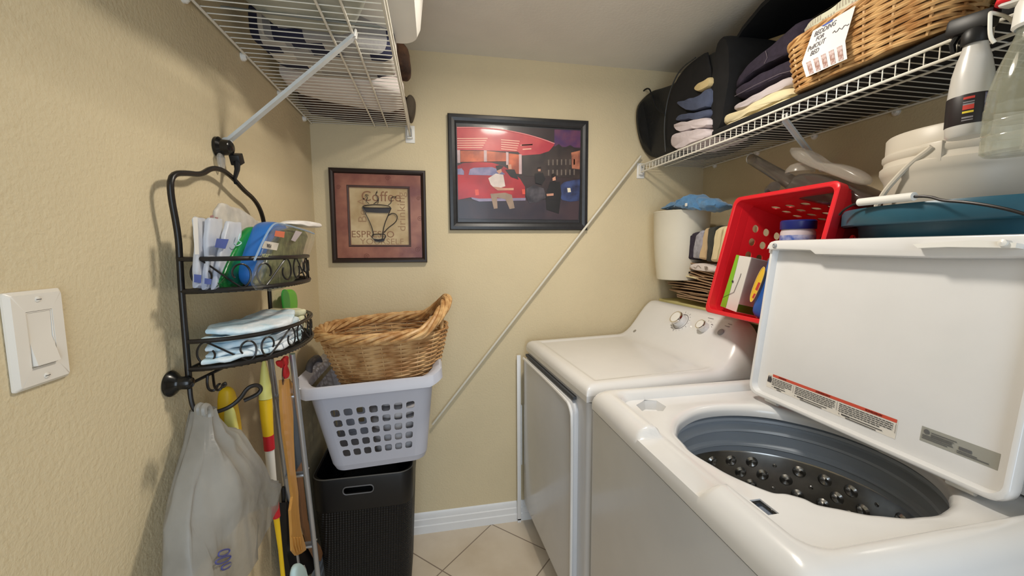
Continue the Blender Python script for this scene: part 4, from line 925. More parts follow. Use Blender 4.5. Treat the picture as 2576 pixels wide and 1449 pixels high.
for k in range(3):
    z_ = 1.128+.0185*k
    pts = [V((.045, -.695, z_)), V((.13, -.695, z_)), V((.148, -.665, z_)), V((.115, -.628, z_)), V((.045, -.618, z_))]
    obj('yellow_pad', cushion(pts, (0, 0, .021), p=.2, it=1, wr=.0045, ws=34, seed=70+k), PADY, None, ('cream yellow pad lowest at the far end of the lower caddy tier', 'cream yellow pad in the middle at the far end, lower caddy tier', 'cream yellow pad on top at the far end, lower caddy tier')[k], 'pad', 'cream yellow pads in the lower caddy tier')
# ---------------------------------------------------------------- tools hanging and leaning by the left wall
t = thing('cleaning_brush', 'bright green cleaning brush handle seen between the two caddy tiers', 'brush', tuple(at(722, 792, x=.03)))
obj('handle', cushion(P2([(705, 728), (734, 728), (739, 770), (732, 792), (712, 788), (706, 760)], .015), (.018, 0, 0), p=.3, wr=0, it=2), mat('lime_green', (96, 184, 50), .35, vary=.1), t)
obj('soft_grip', cushion(P2([(705, 728), (722, 728), (728, 770), (724, 790), (711, 787), (706, 760)], .030), (.006, 0, 0), p=.3, wr=0, it=2), mat('deep_green', (34, 140, 50), .35), t)
YEL = mat('deep_yellow', (232, 190, 26), .45, vary=.08); YPA = mat('pale_lemon', (232, 226, 130), .5, vary=.05); REDM = mat('band_red', (190, 28, 40), .4)
def pole(name, label, cat, segs, x, radii=None):
    """segs: list of (part name, material, [(px,py,halfwidth px)...])"""
    t = None; base = at(segs[-1][2][-1][0], segs[-1][2][-1][1], x=x); t = thing(name, label, cat, tuple(base))
    for nm_, m_, pts in segs:
        P = [at(a, b_, x=x) for a, b_, _ in pts]; W = [h_/F_PX*(p-CAM).dot(fw) for p, (_, _, h_) in zip(P, pts)]
        obj(nm_, MB().tube(P, W, 16), m_, t)
    return t
pole('long_duster', 'long yellow, red and white handled duster hanging between caddy and wooden back scratcher', 'duster',
     [('cap', YPA, [(664, 908, 4), (665, 930, 8), (667, 970, 13), (668, 1003, 15)]), ('yellow_grip', YEL, [(668, 1003, 15), (671, 1050, 14), (675, 1094, 12)]),
      ('red_band', REDM, [(675, 1094, 12.3), (678, 1130, 12.3)]), ('white_tube', WPL, [(678, 1130, 10.5), (684, 1200, 10), (691, 1266, 9)]),
      ('red_label', REDM, [(691, 1266, 9.4), (695, 1300, 9.4)]), ('yellow_end', YEL, [(695, 1300, 7), (705, 1380, 5), (712, 1449, 5), (716, 1500, 5)])], .07)
t = thing('feather_duster', 'short bright yellow duster hanging from a small black hook under the caddy', 'duster', tuple(at(565, 1150, x=.05)))
obj('yellow_head', cushion(P2([(543, 985), (548, 972), (558, 975), (562, 1000), (570, 1060), (580, 1110), (580, 1150), (556, 1140), (541, 1060)], .022), (.030, 0, 0), p=.3, wr=.003, it=2, seed=80), YEL, t)
obj('pale_side', cushion(P2([(562, 1010), (570, 1050), (584, 1110), (580, 1135), (568, 1100), (562, 1060)], .045), (.022, 0, 0), p=.4, wr=.003, it=2, seed=81), YPA, t)
BAM = mat('bamboo', (206, 150, 74), .45, vary=.12, vscale=6, stretch=(30, 30, 3), coat=.3)
t = thing('back_scratcher', 'bamboo back scratcher with a curved rake end and red tassel, hanging near the ladder rail', 'back scratcher', tuple(at(745, 1395, x=.09)))
st_ = [(701, 956), (722, 953), (729, 965), (731, 1010), (732, 1100), (736, 1180), (744, 1240), (745, 1275), (750, 1330), (763, 1375), (764, 1384), (752, 1393), (741, 1398), (730, 1385), (728, 1340), (725, 1285), (730, 1250), (721, 1180), (708, 1090), (702, 1020)]
obj('shaft', MB().prism(P2(st_, .085), (.007, 0, 0)), BAM, t, ang=20)
for k in range(4):
    obj('claw', MB().tube(P2([(733+k*7, 1352), (735+k*7, 1372), (741+k*6, 1392-k*3)], .0935), .0017, 6), BAM, t)
obj('cord', MB().tube(smooth_poly(P2([(712, 968), (709, 940), (713, 912), (722, 905), (718, 930), (712, 962)], .096), closed=False), .0011, 5), mat('cord_dark', (50, 26, 22), .7), t)
TAS = mat('tassel_red', (196, 34, 36), .7, vary=.25, vscale=60)
for k, pts in enumerate(([(700, 905), (722, 895), (719, 920), (706, 920)], [(690, 905), (706, 912), (703, 930), (694, 922)], [(704, 918), (714, 918), (713, 955), (707, 955)])):
    obj('tassel', cushion(P2(pts, .09), (.012, 0, 0), p=.4, wr=.003, ws=60, it=1, seed=85+k), TAS, t)
t = thing('shoehorn', 'long brown wooden shoehorn with a knobbed lower end, beside the bamboo scratcher', 'shoehorn', tuple(at(795, 1410, x=.06)))
obj('shaft', MB().prism(P2([(730, 960), (738, 962), (745, 1080), (755, 1200), (768, 1310), (780, 1350), (800, 1375), (807, 1393), (801, 1412), (788, 1405), (770, 1370), (757, 1325), (746, 1240), (737, 1150), (730, 1050)], .058), (.008, 0, 0)), mat('dark_wood', (142, 102, 70), .5, vary=.2, vscale=10, stretch=(10, 10, 2)), t)
obj('rivet', MB().lathe(at(797, 1388, x=.0665), [(.003, 0), (.003, .001), (.0003, .0012)], 14, M=Mx2), CHROME, t)
SIL = mat('silver_rail', (176, 180, 186), .3, metal=.7, vary=.05)
t = thing('folded_ladder', 'folded silver metal step ladder standing against the left wall beside the hamper', 'step ladder', (.06, -.58, 0))
p0, p1 = at(735, 890, x=.105), at(800, 1449, x=.105); p2 = p0+(p1-p0)*((p0.z-.002)/(p0.z-p1.z))
p2 = V((.105, p2.y, .004))
rail = obj('rail', MB().tube([p0, p2], .0078, 12), SIL, t)
obj('rail', MB().tube([p0+V((-.06, .012, 0)), p2+V((-.06, .012, 0))], .0078, 12), SIL, t)
for k in range(4):
    q0_ = p0.lerp(p2, .12+.24*k); obj('rung', MB().box(q0_+V((-.03, .008, 0)), (.028, .012, .004), .002), SIL, t)
    obj('rivet', MB().lathe(q0_+V((.0075, 0, .02)), [(.0028, 0), (.002, .0014), (.0002, .0016)], 12, M=Mx2), CHROME, rail)
DG = mat('ladder_panel', (86, 94, 102), .5, vary=.15)
obj('platform', MB().box(p0.lerp(p2, .22)+V((-.03, .05, 0)), (.006, .034, .13), .003), DG, t)
t = thing('dustpan', 'black plastic dustpan standing behind the wooden scratchers', 'dustpan', tuple(at(750, 1449, x=.035)))
obj('pan', MB().prism(P2([(703, 1265), (727, 1265), (733, 1330), (768, 1372), (796, 1405), (770, 1445), (720, 1470), (706, 1400)], .030), (.018, 0, 0)), BPL, t)
obj('pan_handle', MB().tube(P2([(714, 1270), (712, 1225)], .036), .006, 8), BPL, t)
t = thing('face_mask', 'pale blue paper mask with clear film at the bottom beside the grey bag', 'mask', tuple(at(750, 1449, x=.12)))
obj('mask_body', cushion(P2([(722, 1470), (724, 1430), (735, 1416), (750, 1424), (760, 1440), (765, 1475)], .11), (.02, 0, 0), p=.3, it=1, wr=.003), mat('mask_blue', (186, 212, 214), .8, bump=.4, bscale=40), t)
obj('clear_film', cushion(P2([(745, 1430), (770, 1420), (768, 1475), (748, 1475)], .10), (.004, 0, 0), p=.3, it=1, wr=.002), mat('film_grey', (206, 206, 202), .2, alpha=.6), t)
# grey plastic carrier bag hanging from the caddy hook: an open draped sheet
BG = mat('carrier_bag', (160, 158, 152), .35, alpha=.72, vary=.1, vscale=7, bump=.5, bscale=22, dist=.006, rgb2=(140, 138, 132))
t = thing('carrier_bag', 'translucent grey plastic shopping bag hanging from the caddy bottom hook', 'plastic bag', tuple(V((.09, -.90, .5))))
rows = [(1035, 502, 520, .045), (1070, 496, 526, .048), (1120, 486, 545, .055), (1160, 478, 572, .064), (1200, 472, 582, .070), (1260, 464, 600, .080), (1320, 456, 620, .088), (1380, 450, 640, .095), (1449, 444, 652, .10), (1540, 430, 690, .11), (1640, 430, 690, .10)]
bagm = MB(); Ls = []
for j, (py, xl_, xr_, dep) in enumerate(rows):
    xm = .02+dep*.55; a, c = at(xl_, py, x=xm), at(xr_, py, x=xm); n = 84; l = []
    for i in range(n):
        th = 2*math.pi*i/n; k = (1-math.cos(th))/2; amp = min(1, j/3)
        rip = noise.noise(V((math.cos(th)*2.2, math.sin(th)*2.2, py*.0035)))*.028*amp + (.5-abs(noise.noise(V((math.cos(th)*5, math.sin(th)*5, py*.008+5)))))*.012*amp
        y_ = a.y+(c.y-a.y)*k; sgn_ = 1 if th < math.pi else -1; w_ = abs(math.sin(th))**.6
        x_ = xm+sgn_*w_*dep*.5+rip*(.5+w_*.5); l.append(V((max(.006, x_), y_+rip*.3, a.z+rip*.3)))
    Ls.append(l)
bagm.loops(Ls); bb_ = obj('bag_film', bagm, BG, t, ang=80)
for hx_, pts in enumerate(([(500, 1040), (497, 1026), (505, 1018), (514, 1030), (516, 1045)], [(512, 1042), (510, 1025), (520, 1020), (528, 1034), (528, 1048)])):
    obj('bag_handle', MB().tube(smooth_poly(P2(pts, .075+.01*hx_), closed=False), .006, 8), BG, t)
def onbag(px, py):
    return at(px, py, x=.122)
bp_ = MB()
for pts in ([(552, 1385), (580, 1380), (574, 1395), (548, 1402)], [(540, 1410), (582, 1395), (578, 1408), (546, 1422)], [(556, 1425), (584, 1412), (580, 1425), (560, 1436)]):
    bp_.tube(smooth_poly([onbag(*p_) for p_ in pts], closed=True, it=2), .0014, 5, closed=True)
obj('blue_emblem', bp_, mat('emblem_blue', (82, 84, 140), .6), bb_)
# ---------------------------------------------------------------- right side: board, bin, paper bags, crate
ZB = 1.093
obj('shelf_board', MB().bb((1.612, -1.62, ZB-.018), (RX-.002, -.004, ZB), .002), YELP, None, 'pale yellow board lying behind the machine consoles along right wall', 'board')
# paper bags: each one a folded wedge
def wedge(pts, x, depth, m, name, label, cat, group, seed, p=.18):
    return obj(name, cushion([at(a, b_, x=x) for a, b_ in pts], (depth, 0, 0), p=p, it=0, wr=.0025, ws=30, seed=seed), m, None, label, cat, group)
BGR = 'brown paper bags stacked behind the dryer console'
def sheet_bag(name, pts, x, depth, m, label, seed, tilt=0):
    """flattened bag: a spine curve seen edge-on, drawn back towards the wall, thin walls with a folded lip"""
    P = resample(smooth_poly([at(a, b_, x=x) for a, b_ in pts], closed=False), 24, False)
    th = .0022; mb = MB(); L = []
    for k in range(7):
        d_ = depth*k/6; w_ = math.sin(k/6*math.pi)*.004
        top_ = [p+V((d_, 0, th+w_*math.sin(i*.9+seed))) for i, p in enumerate(P)]; bot = [p+V((d_, 0, -th+w_*math.sin(i*.9+seed))) for i, p in enumerate(P)]
        L.append(top_+list(reversed(bot)))
    mb.loops(L, cap0=True, cap1=True); return mb
labs = ['lowest brown paper bag in the stack behind the dryer console', 'brown paper bag second from the bottom of the stack', 'brown paper bag with a doubled fold low in the stack', 'brown paper bag in the lower middle of the stack', 'brown paper bag in the middle of the stack with a wide open fold', 'brown paper bag third from the top of the stack', 'brown paper bag second from the top, its flap sticking out left', 'topmost brown paper bag in the stack behind the dryer console']
bag_px = [
 [(1805, 768), (1740, 754), (1703, 746), (1700, 740), (1712, 744), (1760, 752), (1805, 760)],
 [(1805, 757), (1745, 748), (1683, 728), (1720, 735), (1780, 742), (1805, 748)],
 [(1805, 748), (1740, 741), (1732, 737), (1780, 741), (1784, 735), (1740, 728), (1690, 722)],
 [(1800, 735), (1740, 722), (1680, 714), (1678, 709), (1720, 712), (1790, 726)],
 [(1800, 722), (1765, 712), (1720, 706), (1683, 693), (1730, 695), (1765, 706), (1800, 716)],
 [(1805, 706), (1762, 700), (1730, 688), (1693, 679), (1740, 684), (1770, 697)],
 [(1808, 700), (1765, 693), (1720, 678), (1691, 664), (1740, 676), (1808, 696)],
 [(1808, 690), (1750, 676), (1715, 664), (1697, 655), (1740, 662), (1808, 680)]]
for k, pts in enumerate(bag_px):
    t = thing('paper_bag', labs[k], 'paper bag', tuple(at(1745, pts[1][1], x=1.66)), BGR)
    obj('lower_leaf', sheet_bag('b', [pts[0], pts[1], pts[2]], 1.607+.002*k, .19, PAPERB, '', k), PAPERB, t)
    obj('folded_leaf', sheet_bag('b', pts[2:], 1.605+.002*k, .18, PAPERB, '', k+3), PAPERB, t)
obj('paper_filler', cushion([V((1.69, -.45, ZB)), V((1.82, -.45, ZB)), V((1.82, -.10, ZB)), V((1.69, -.06, ZB))], (0, 0, .105), p=.15, seed=91, wr=.002), PAPERB, None, 'bundle of flattened brown paper bags at the back of the stack', 'paper bag')
obj('white_leaflet', sheet_bag('w', [(1662, 688), (1700, 689), (1750, 700)], 1.605, .16, CREAM, '', 2), CREAM, None, 'cream folded leaflet poking out beneath the white bin', 'leaflet')
t = thing('patterned_bag', 'folded white paper bag with grey spiral print on top of the brown bags', 'paper bag', tuple(at(1760, 690, x=1.645)))
pb = obj('bag_body', cushion([at(a, b_, x=1.600) for a, b_ in ((1727, 672), (1732, 662), (1760, 662), (1795, 672), (1800, 686), (1770, 684), (1740, 680))], (.12, 0, 0), p=.2, it=1, wr=.002, seed=93), WHITEF, t)
sp_ = MB(); c_ = at(1776, 675, x=1.598)
sp_.tube([c_+V((0, -.013*k/40*math.cos(k*.38), .009*k/40*math.sin(k*.38))) for k in range(41)], .0009, 5); obj('spiral_print', sp_, mat('taupe_ink', (128, 112, 96), .6), pb)
obj('spiral_print', MB().tube([at(1745+k*1.2, 671+3*math.sin(k*.5), x=1.598) for k in range(16)], .0009, 5), mat('taupe_ink', (128, 112, 96), .6), pb)
# row of upright folded bags leaning on the crate
UP = 'folded bags standing upright between bin and crate'
for k, (pts, x, m, name, label, cat) in enumerate((
    ([(1715, 653), (1722, 625), (1733, 590), (1742, 588), (1742, 582), (1757, 583), (1752, 600), (1742, 650), (1730, 655)], 1.607, NAVY, 'folded_bag', 'dark purple folded cloth bag at the left end of the upright row', 'bag'),
    ([(1741, 652), (1742, 620), (1752, 588), (1763, 577), (1769, 580), (1766, 620), (1757, 652)], 1.605, mat('film_bag', (186, 184, 196), .2, alpha=.8, vary=.3, vscale=40, bump=.7, bscale=60), 'folded_bag', 'crinkled clear plastic bag standing beside the dark purple bag', 'bag'),
    ([(1756, 654), (1762, 610), (1771, 572), (1779, 570), (1778, 610), (1773, 655)], 1.605, mat('kraft_pale', (204, 178, 140), .8, vary=.06), 'folded_bag', 'pale tan paper bag standing upright beside the plastic one', 'bag'),
    ([(1774, 658), (1778, 610), (1780, 570), (1800, 566), (1798, 600), (1785, 658)], 1.612, mat('dark_slate_bag', (66, 68, 64), .7, vary=.3, vscale=30), 'folded_bag', 'dark grey folded bag in the middle of the upright row', 'bag'),
    ([(1784, 659), (1792, 620), (1800, 575), (1810, 568), (1820, 571), (1812, 610), (1800, 660)], 1.602, CREAMF, 'folded_bag', 'cream cloth bag standing upright just left of the pale card', 'bag'),
    ([(1802, 662), (1812, 610), (1822, 566), (1832, 565), (1826, 610), (1812, 662)], 1.60, CREAM, 'folded_bag', 'pale cream card standing against the red crate side', 'card'))):
    wedge(pts, x, .13, m, name, label, cat, UP, 100+k, p=.12)
# rubbish bin
t = thing('waste_bin', 'tall off white plastic bin in the corner behind the dryer, full of blue cloths', 'bin', (1.637, -.133, 1.20))
BNM = mat('bin_offwhite', (214, 208, 190), .5, vary=.05, vscale=5, bump=.15, bscale=120)
obj('bin_body', MB().lathe((1.637, -.133, 0), [(.100, 1.200), (.104, 1.203), (.110, 1.25), (.118, 1.32), (.123, 1.40), (.126, 1.508), (.129, 1.513), (.126, 1.517), (.122, 1.513), (.118, 1.40), (.10, 1.213)], 48, ex=1.0, ey=.94, cap0=True, cap1=True), BNM, t)
BLC = mat('microfibre_blue', (84, 134, 178), .95, vary=.2, vscale=40, bump=.7, bscale=160, dist=.002, sheen=.4)
for k, (pts, x, lab) in enumerate((([(1648, 526), (1655, 518), (1690, 508), (1715, 492), (1722, 484), (1728, 496), (1745, 512), (1742, 528)], 1.555, 'blue microfibre cloth with a raised corner at the left of the bin top'),
    ([(1735, 528), (1738, 505), (1752, 494), (1768, 500), (1785, 506), (1796, 520), (1780, 528)], 1.585, 'blue microfibre cloth bunched at the right side of the bin top'))):
    cl_ = obj('cleaning_cloth', cushion([at(a, b_, x=x) for a, b_ in pts], (.12, 0, 0), p=.4, it=1, wr=.010, ws=34, seed=110+k), BLC, None, lab, 'cloth', 'blue cloths in the bin')
    if k == 1: obj('care_tag', MB().box(at(1726, 515, x=1.552), (.001, .0075, .0065), .0005), WPL, cl_)
# ---------------------------------------------------------------- red crate lying on its side
CT = R(14.5); CU = V((math.sin(CT), 0, math.cos(CT))); CN = V((math.cos(CT), 0, -math.sin(CT)))   # up along the mouth, into the crate
C0 = V((1.455, -.575, 1.128)); CWD, CHT, CDP = .368, .402, .27
def cr_(a, h, n): return C0-Y*a+CU*h+CN*n     # a towards camera, h up, n inwards
t = thing('plastic_crate', 'red plastic crate with round holes lying on its side behind the dryer console', 'crate', tuple(cr_(.18, .0, .2)))
def taper(n): return .020*n/CDP
cols_n = 4
def cell(n0, n): return [i/n for i in range(n+1)]
def hol(nc, nr): return lambda i, j: (.56, .56) if (1 <= i <= nc and 1 <= j <= nr) else None
n_us = [0, .30]+[.30+.66*(i+1)/4 for i in range(4)]+[1]
h_us = [0, .12]+[.12+.76*(i+1)/6 for i in range(6)]+[1]
TH = .0035
# far side (a=0)
obj('side_panel', perf(MB(), lambda u, v: cr_(taper(u*CDP), taper(u*CDP)+(CHT-2*taper(u*CDP))*v, u*CDP), n_us, h_us, hol(4, 6), TH, Y, 2.2), RED, t)
obj('side_panel', perf(MB(), lambda u, v: cr_(CWD-taper(u*CDP), taper(u*CDP)+(CHT-2*taper(u*CDP))*v, u*CDP), n_us, h_us, hol(4, 6), TH, -Y, 2.2), RED, t)
a_us = [0, .1]+[.1+.8*(i+1)/5 for i in range(5)]+[1]
obj('upper_panel', perf(MB(), lambda u, v: cr_(taper(u*CDP)+(CWD-2*taper(u*CDP))*v, CHT-taper(u*CDP), u*CDP), n_us, a_us, hol(4, 5), TH, CU, 2.2), RED, t)
obj('lower_panel', perf(MB(), lambda u, v: cr_(taper(u*CDP)+(CWD-2*taper(u*CDP))*v, taper(u*CDP), u*CDP), n_us, a_us, hol(4, 5), TH, -CU, 2.2), RED, t)
b_us = [.054]+[.1+.8*i/5 for i in range(6)]+[.946]
obj('base_panel', perf(MB(), lambda u, v: cr_(CWD*u, CHT*v, CDP), [.054, .12]+[.12+.76*(i+1)/5 for i in range(5)]+[.946], [.05, .12]+[.12+.76*(i+1)/6 for i in range(6)]+[.95], hol(5, 6), TH, CN, 2.2), RED, t)
def crr(i, n, r=.022):
    P = []
    for sa, sh_, a0 in ((1, 1, 0), (0, 1, 90), (0, 0, 180), (1, 0, 270)):
        for q_ in range(6):
            an = R(a0+18*q_); ca = CWD-i-r if sa else i+r; ch = CHT-i-r if sh_ else i+r
            P.append(cr_(ca+r*math.cos(an), ch+r*math.sin(an), n))
    return P
obj('crate_rim', MB().loops([crr(.004, .03), crr(-.010, .030), crr(-.010, .002), crr(-.008, 0), crr(.002, 0), crr(.004, .002), crr(.0045, .03)], wrap=True), RED, t)
obj('crate_rim_step', MB().loops([crr(.005, .030), crr(.005, .062), crr(-.003, .062), crr(-.003, .030)], wrap=True), RED, t)
# contents of the crate
t = thing('carton', 'white cardboard carton with a green edge leaning inside the red crate', 'carton', tuple(at(1850, 780, x=1.50)))
cp = [at(a, b_, x=1.50) for a, b_ in ((1812, 770), (1853, 642), (1890, 647), (1852, 785))]
cb = cp[3]+V((0, 0, 0)); dX = V((.09, -.008, -.02))
obj('carton_body', MB().prism(cp, dX), mat('carton_white', (226, 222, 216), .6, vary=.03), t, ang=15)
obj('green_stripe', MB().prism([q_+V((-.0006, 0, 0)) for q_ in (at(1813, 770, x=1.50), at(1853, 641, x=1.50), at(1860, 642, x=1.50), at(1853, 672, x=1.5), at(1826, 774, x=1.50))], (-.0006, 0, 0)), mat('carton_green', (134, 190, 46), .5), t)
sdp = [cp[3], cp[2], cp[2]+dX, cp[3]+dX]
obj('picture_panel', MB().prism([q_.lerp(sum(sdp, V())/4, .03)+V((0, -.0008, 0)) for q_ in sdp], (0, -.0006, 0)), mat('carton_tan', (206, 184, 170), .5, vary=.2, vscale=10), t)
gb = [sdp[0].lerp(sdp[1], .01), sdp[0].lerp(sdp[1], .15), sdp[3].lerp(sdp[2], .15), sdp[3].lerp(sdp[2], .01)]
obj('green_band', MB().prism([q_+V((0, -.0015, 0)) for q_ in gb], (0, -.0006, 0)), mat('carton_deep_green', (70, 120, 30), .5), t)
obj('round_logo', MB().lathe(at(1843, 708, x=1.4985), [(.0042, 0), (.0042, -.0005), (.0002, -.0006)], 16, M=Mx2), INK, t)
obj('carton_line', MB().tube([at(a, b_, x=1.4985) for a, b_ in ((1819, 748), (1846, 735), (1862, 695), (1864, 688))], .0007, 5), INK, t)
t = thing('detergent_jug', 'blue plastic detergent jug with a yellow label inside the red crate', 'detergent bottle', tuple(at(1910, 800, x=1.49)))
JB = mat('jug_blue', (36, 96, 186), .3, vary=.05)
jp = [at(a, b_, x=1.485) for a, b_ in ((1883, 800), (1886, 770), (1906, 720), (1924, 660), (1932, 632), (1955, 628), (1990, 650), (1985, 740), (1970, 815), (1925, 815))]
jug = obj('jug_body', cushion(jp, (.10, 0, 0), p=.16, it=2, wr=0), JB, t)
lbm = [at(a, b_, x=1.480) for a, b_ in ((1887, 752), (1892, 730), (1908, 690), (1922, 668), (1926, 680), (1916, 712), (1900, 748), (1890, 762))]
lb = obj('jug_label', MB().prism(smooth_poly(lbm), (-.0008, 0, 0)), mat('label_yellow', (240, 196, 60), .4), jug)
obj('label_pattern', MB().prism([at(a, b_, x=1.4788) for a, b_ in ((1900, 728), (1908, 710), (1914, 712), (1906, 732))], (-.0005, 0, 0)).prism([at(a, b_, x=1.4788) for a, b_ in ((1892, 748), (1897, 738), (1902, 740), (1896, 752))], (-.0005, 0, 0)), mat('label_red', (196, 60, 60), .4), jug)
obj('label_edge', MB().tube([q_+V((-.001, 0, 0)) for q_ in smooth_poly(lbm)], .0012, 5, closed=True), mat('label_rim', (246, 214, 120), .4), jug)
obj('jug_cap', MB().lathe(at(1952, 628, x=1.53), [(.018, -.01), (.018, .02), (.012, .024), (.0005, .024)], 20), mat('cap_grey', (196, 196, 196), .4), t)
t = thing('plastic_jar', 'white jar with a navy screw lid and blue label standing inside the red crate', 'jar', tuple(at(2005, 640, x=1.60)))
jc = at(2006, 600, x=1.60)
obj('jar_body', MB().lathe(jc, [(.0005, -.07), (.044, -.07), (.046, -.06), (.046, .018), (.043, .026), (.043, .03)], 36), mat('jar_pale', (208, 196, 200), .35, vary=.05), t)
obj('jar_label', MB().lathe(jc, [(.0466, -.055), (.0468, -.05), (.0468, .008), (.0466, .01)], 36), mat('jar_blue', (44, 84, 170), .35, vary=.4, vscale=30, rgb2=(190, 190, 214)), t)
obj('jar_lid', MB().lathe(jc, [(.0465, .028), (.0475, .03), (.0475, .052), (.044, .056), (.0005, .056)], 36), mat('lid_navy', (30, 40, 110), .35), t)
# ---------------------------------------------------------------- above the crate: smoky tank and clear scoop
t = thing('nozzle_tank', 'smoky grey translucent plastic tank with an angled tube lying on the red crate', 'plastic tank', tuple(at(2050, 520, x=1.64)))
tk = [at(a, b_, x=1.60) for a, b_ in ((1945, 495), (1965, 465), (1985, 432), (2040, 430), (2090, 445), (2130, 462), (2175, 488), (2200, 510), (2150, 520), (2080, 520), (2000, 500))]
obj('tank_body', cushion(tk, (.15, 0, -.02), p=.18, it=2, wr=0), CLEARG, t)
a0_, a1_ = at(1890, 400, x=1.66), at(1992, 460, x=1.64)
obj('spout_tube', MB().loops([[p_+(p2_) for p2_ in ring_] for p_, ring_ in [(a0_, [V((0, 0, 0))])]][:0] or [[V((0, 0, 0))]*3]) if False else MB().tube([a0_, a0_.lerp(a1_, .5), a1_, a1_+V((.02, -.05, -.03))], [.019, .020, .023, .03], 20, cap=False), CLEARG, t)
obj('spout_ring', MB().tube([a0_+(V((0, 0, 1))*math.cos(k*.3927)+ (a1_-a0_).normalized().cross(Z).normalized()*math.sin(k*.3927))*.019 for k in range(16)], .0018, 6, closed=True), MILK, t)
obj('side_outlet', MB().tube([at(1938, 478, x=1.62), at(1948, 470, x=1.60)], .018, 18), CLEARG, t)
ex_ = [at(1945, 495-8, x=1.615), at(1940, 468, x=1.6)]
t = thing('clear_scoop', 'frosted clear plastic scoop with a pointed lip lying over the smoky tank', 'scoop', tuple(at(2060, 440, x=1.66)))
scp = [at(a, b_, x=1.585) for a, b_ in ((1971, 372), (1992, 369), (2020, 378), (2045, 398), (2058, 408), (2100, 412), (2150, 430), (2175, 452), (2160, 470), (2110, 450), (2062, 432), (2040, 425), (2012, 412), (1985, 398))]
obj('scoop_blade', cushion(scp, (.05, 0, 0), p=.3, it=2, wr=0), mat('scoop_clear', (206, 198, 186), .2, trans=.5, alpha=.5), t)
obj('scoop_dome', MB().lathe(at(2012, 434, x=1.63), [(.040, 0), (.038, .012), (.028, .024), (.012, .030), (.0005, .031)], 28), mat('scoop_clear', (206, 198, 186), .22), t)
# ---------------------------------------------------------------- bucket and teal tub
t = thing('white_bucket', 'large white ribbed plastic bucket with a wire handle standing in the teal tub', 'bucket', (1.675, -1.145, 1.13))
bc = (1.672, -1.145, 0)
obj('bucket_body', MB().lathe(bc, [(.0005, 1.13), (.118, 1.13), (.124, 1.14), (.140, 1.50), (.146, 1.512), (.150, 1.522), (.150, 1.532), (.144, 1.538), (.143, 1.546), (.147, 1.552), (.147, 1.560), (.142, 1.566), (.142, 1.60), (.139, 1.604), (.136, 1.60), (.134, 1.5), (.118, 1.15), (.0005, 1.15)], 64), BUCK, t)
obj('handle_lug', MB().box(at(2345, 385, x=1.532), (.006, .020, .022), .003), BUCK, t)
bhp = [at(a, b_, x=1.525) for a, b_ in ((2345, 368), (2335, 378), (2300, 402), (2262, 440), (2225, 482), (2205, 520))]
obj('bucket_handle', MB().tube(smooth_poly(bhp, closed=False), .0058, 8), BUCK, t)
t = thing('teal_tub', 'teal oval plastic tub with a wire handle behind the open washer lid', 'tub', (1.66, -1.16, ZB))
tc_ = (1.652, -1.175, 0)
obj('tub_body', MB().lathe(tc_, [(.0005, ZB+.002), (.17, ZB+.002), (.176, ZB+.01), (.206, 1.395), (.212, 1.402), (.238, 1.398), (.243, 1.402), (.243, 1.432), (.238, 1.440), (.230, 1.436), (.21, 1.432), (.200, 1.40), (.170, ZB+.012), (.0005, ZB+.012)], 80, ex=.74, ey=1.04), TEAL, t, ang=45)
hw_ = [at(2112, 540, x=1.50), at(2125, 525, x=1.488), at(2160, 508, x=1.475), at(2300, 494, x=1.462), at(2340, 494, x=1.462), at(2370, 505, x=1.455), at(2430, 508, x=1.452), at(2520, 522, x=1.452), at(2600, 545, x=1.455)]
obj('wire_handle', MB().tube(smooth_poly(hw_, closed=False), .0028, 8), mat('wire_dark', (52, 50, 50), .4, metal=.6), t)
obj('handle_grip', MB().tube([at(2162, 509, x=1.475), at(2300, 494, x=1.462)], .0088, 14), WPL, t)
# ---------------------------------------------------------------- black fabric organizer on the right shelf
ZS = 1.752
t = thing('fabric_organizer', 'black fabric shelf organizer with open compartments lying along the right wire shelf', 'organizer', (1.65, -.8, ZS))
obj('base_pad', MB().bb((1.500, -1.62, ZS), (1.825, -.500, ZS+.022), .008, 3), BFAB, t)
obj('back_panel', MB().bb((1.808, -1.62, ZS+.02), (1.826, -.500, CH-.05), .005), BFAB, t)
tp_pts = [at(a, b_, x=1.60) for a, b_ in ((1806, 92), (1860, 72), (1905, 45), (1940, 0), (1975, -60))]
for nm_, y_, pts in (('partition', None, [(1788, 345), (1786, 230), (1792, 150), (1806, 84), (1830, 90), (1836, 180), (1826, 250), (1812, 328)]),):
    obj(nm_, cushion([at(a, b_, x=1.508) for a, b_ in pts], (.30, 0, 0), p=.06, it=1, wr=.002, seed=130), BFAB, t)
obj('top_panel', MB().loops([[V((x_, y_, z_)) for x_, z_ in ((1.56, CH-.045+dz2), (1.81, CH-.035), (1.81, CH-.050), (1.56, CH-.060+dz2))] for y_, dz2 in ((-.50, -.085), (-.56, -.04), (-.64, -.01), (-.72, 0), (-1.62, 0))], cap0=True, cap1=True), BFAB, t)
obj('near_panel', MB().bb((1.505, -1.62, ZS+.02), (1.81, -1.60, CH-.07), .004), BFAB, t)
obj('near_liner', MB().bb((1.56, -1.60, ZS+.021), (1.806, -1.22, CH-.07), .01), BFAB, t)
BFB = mat('black_nylon', (25, 27, 29), .55, vary=.2, vscale=12, bump=.5, bscale=60, dist=.003)
t = thing('duffel_bag', 'black nylon bag with rounded end and zip at the far end of right shelf', 'bag', tuple(at(1640, 400, x=1.6)))
def bpt(a, b_):
    p = at(a, b_, x=1.505)
    return p if p.y < -.014 else at(a, b_, y=-.014)
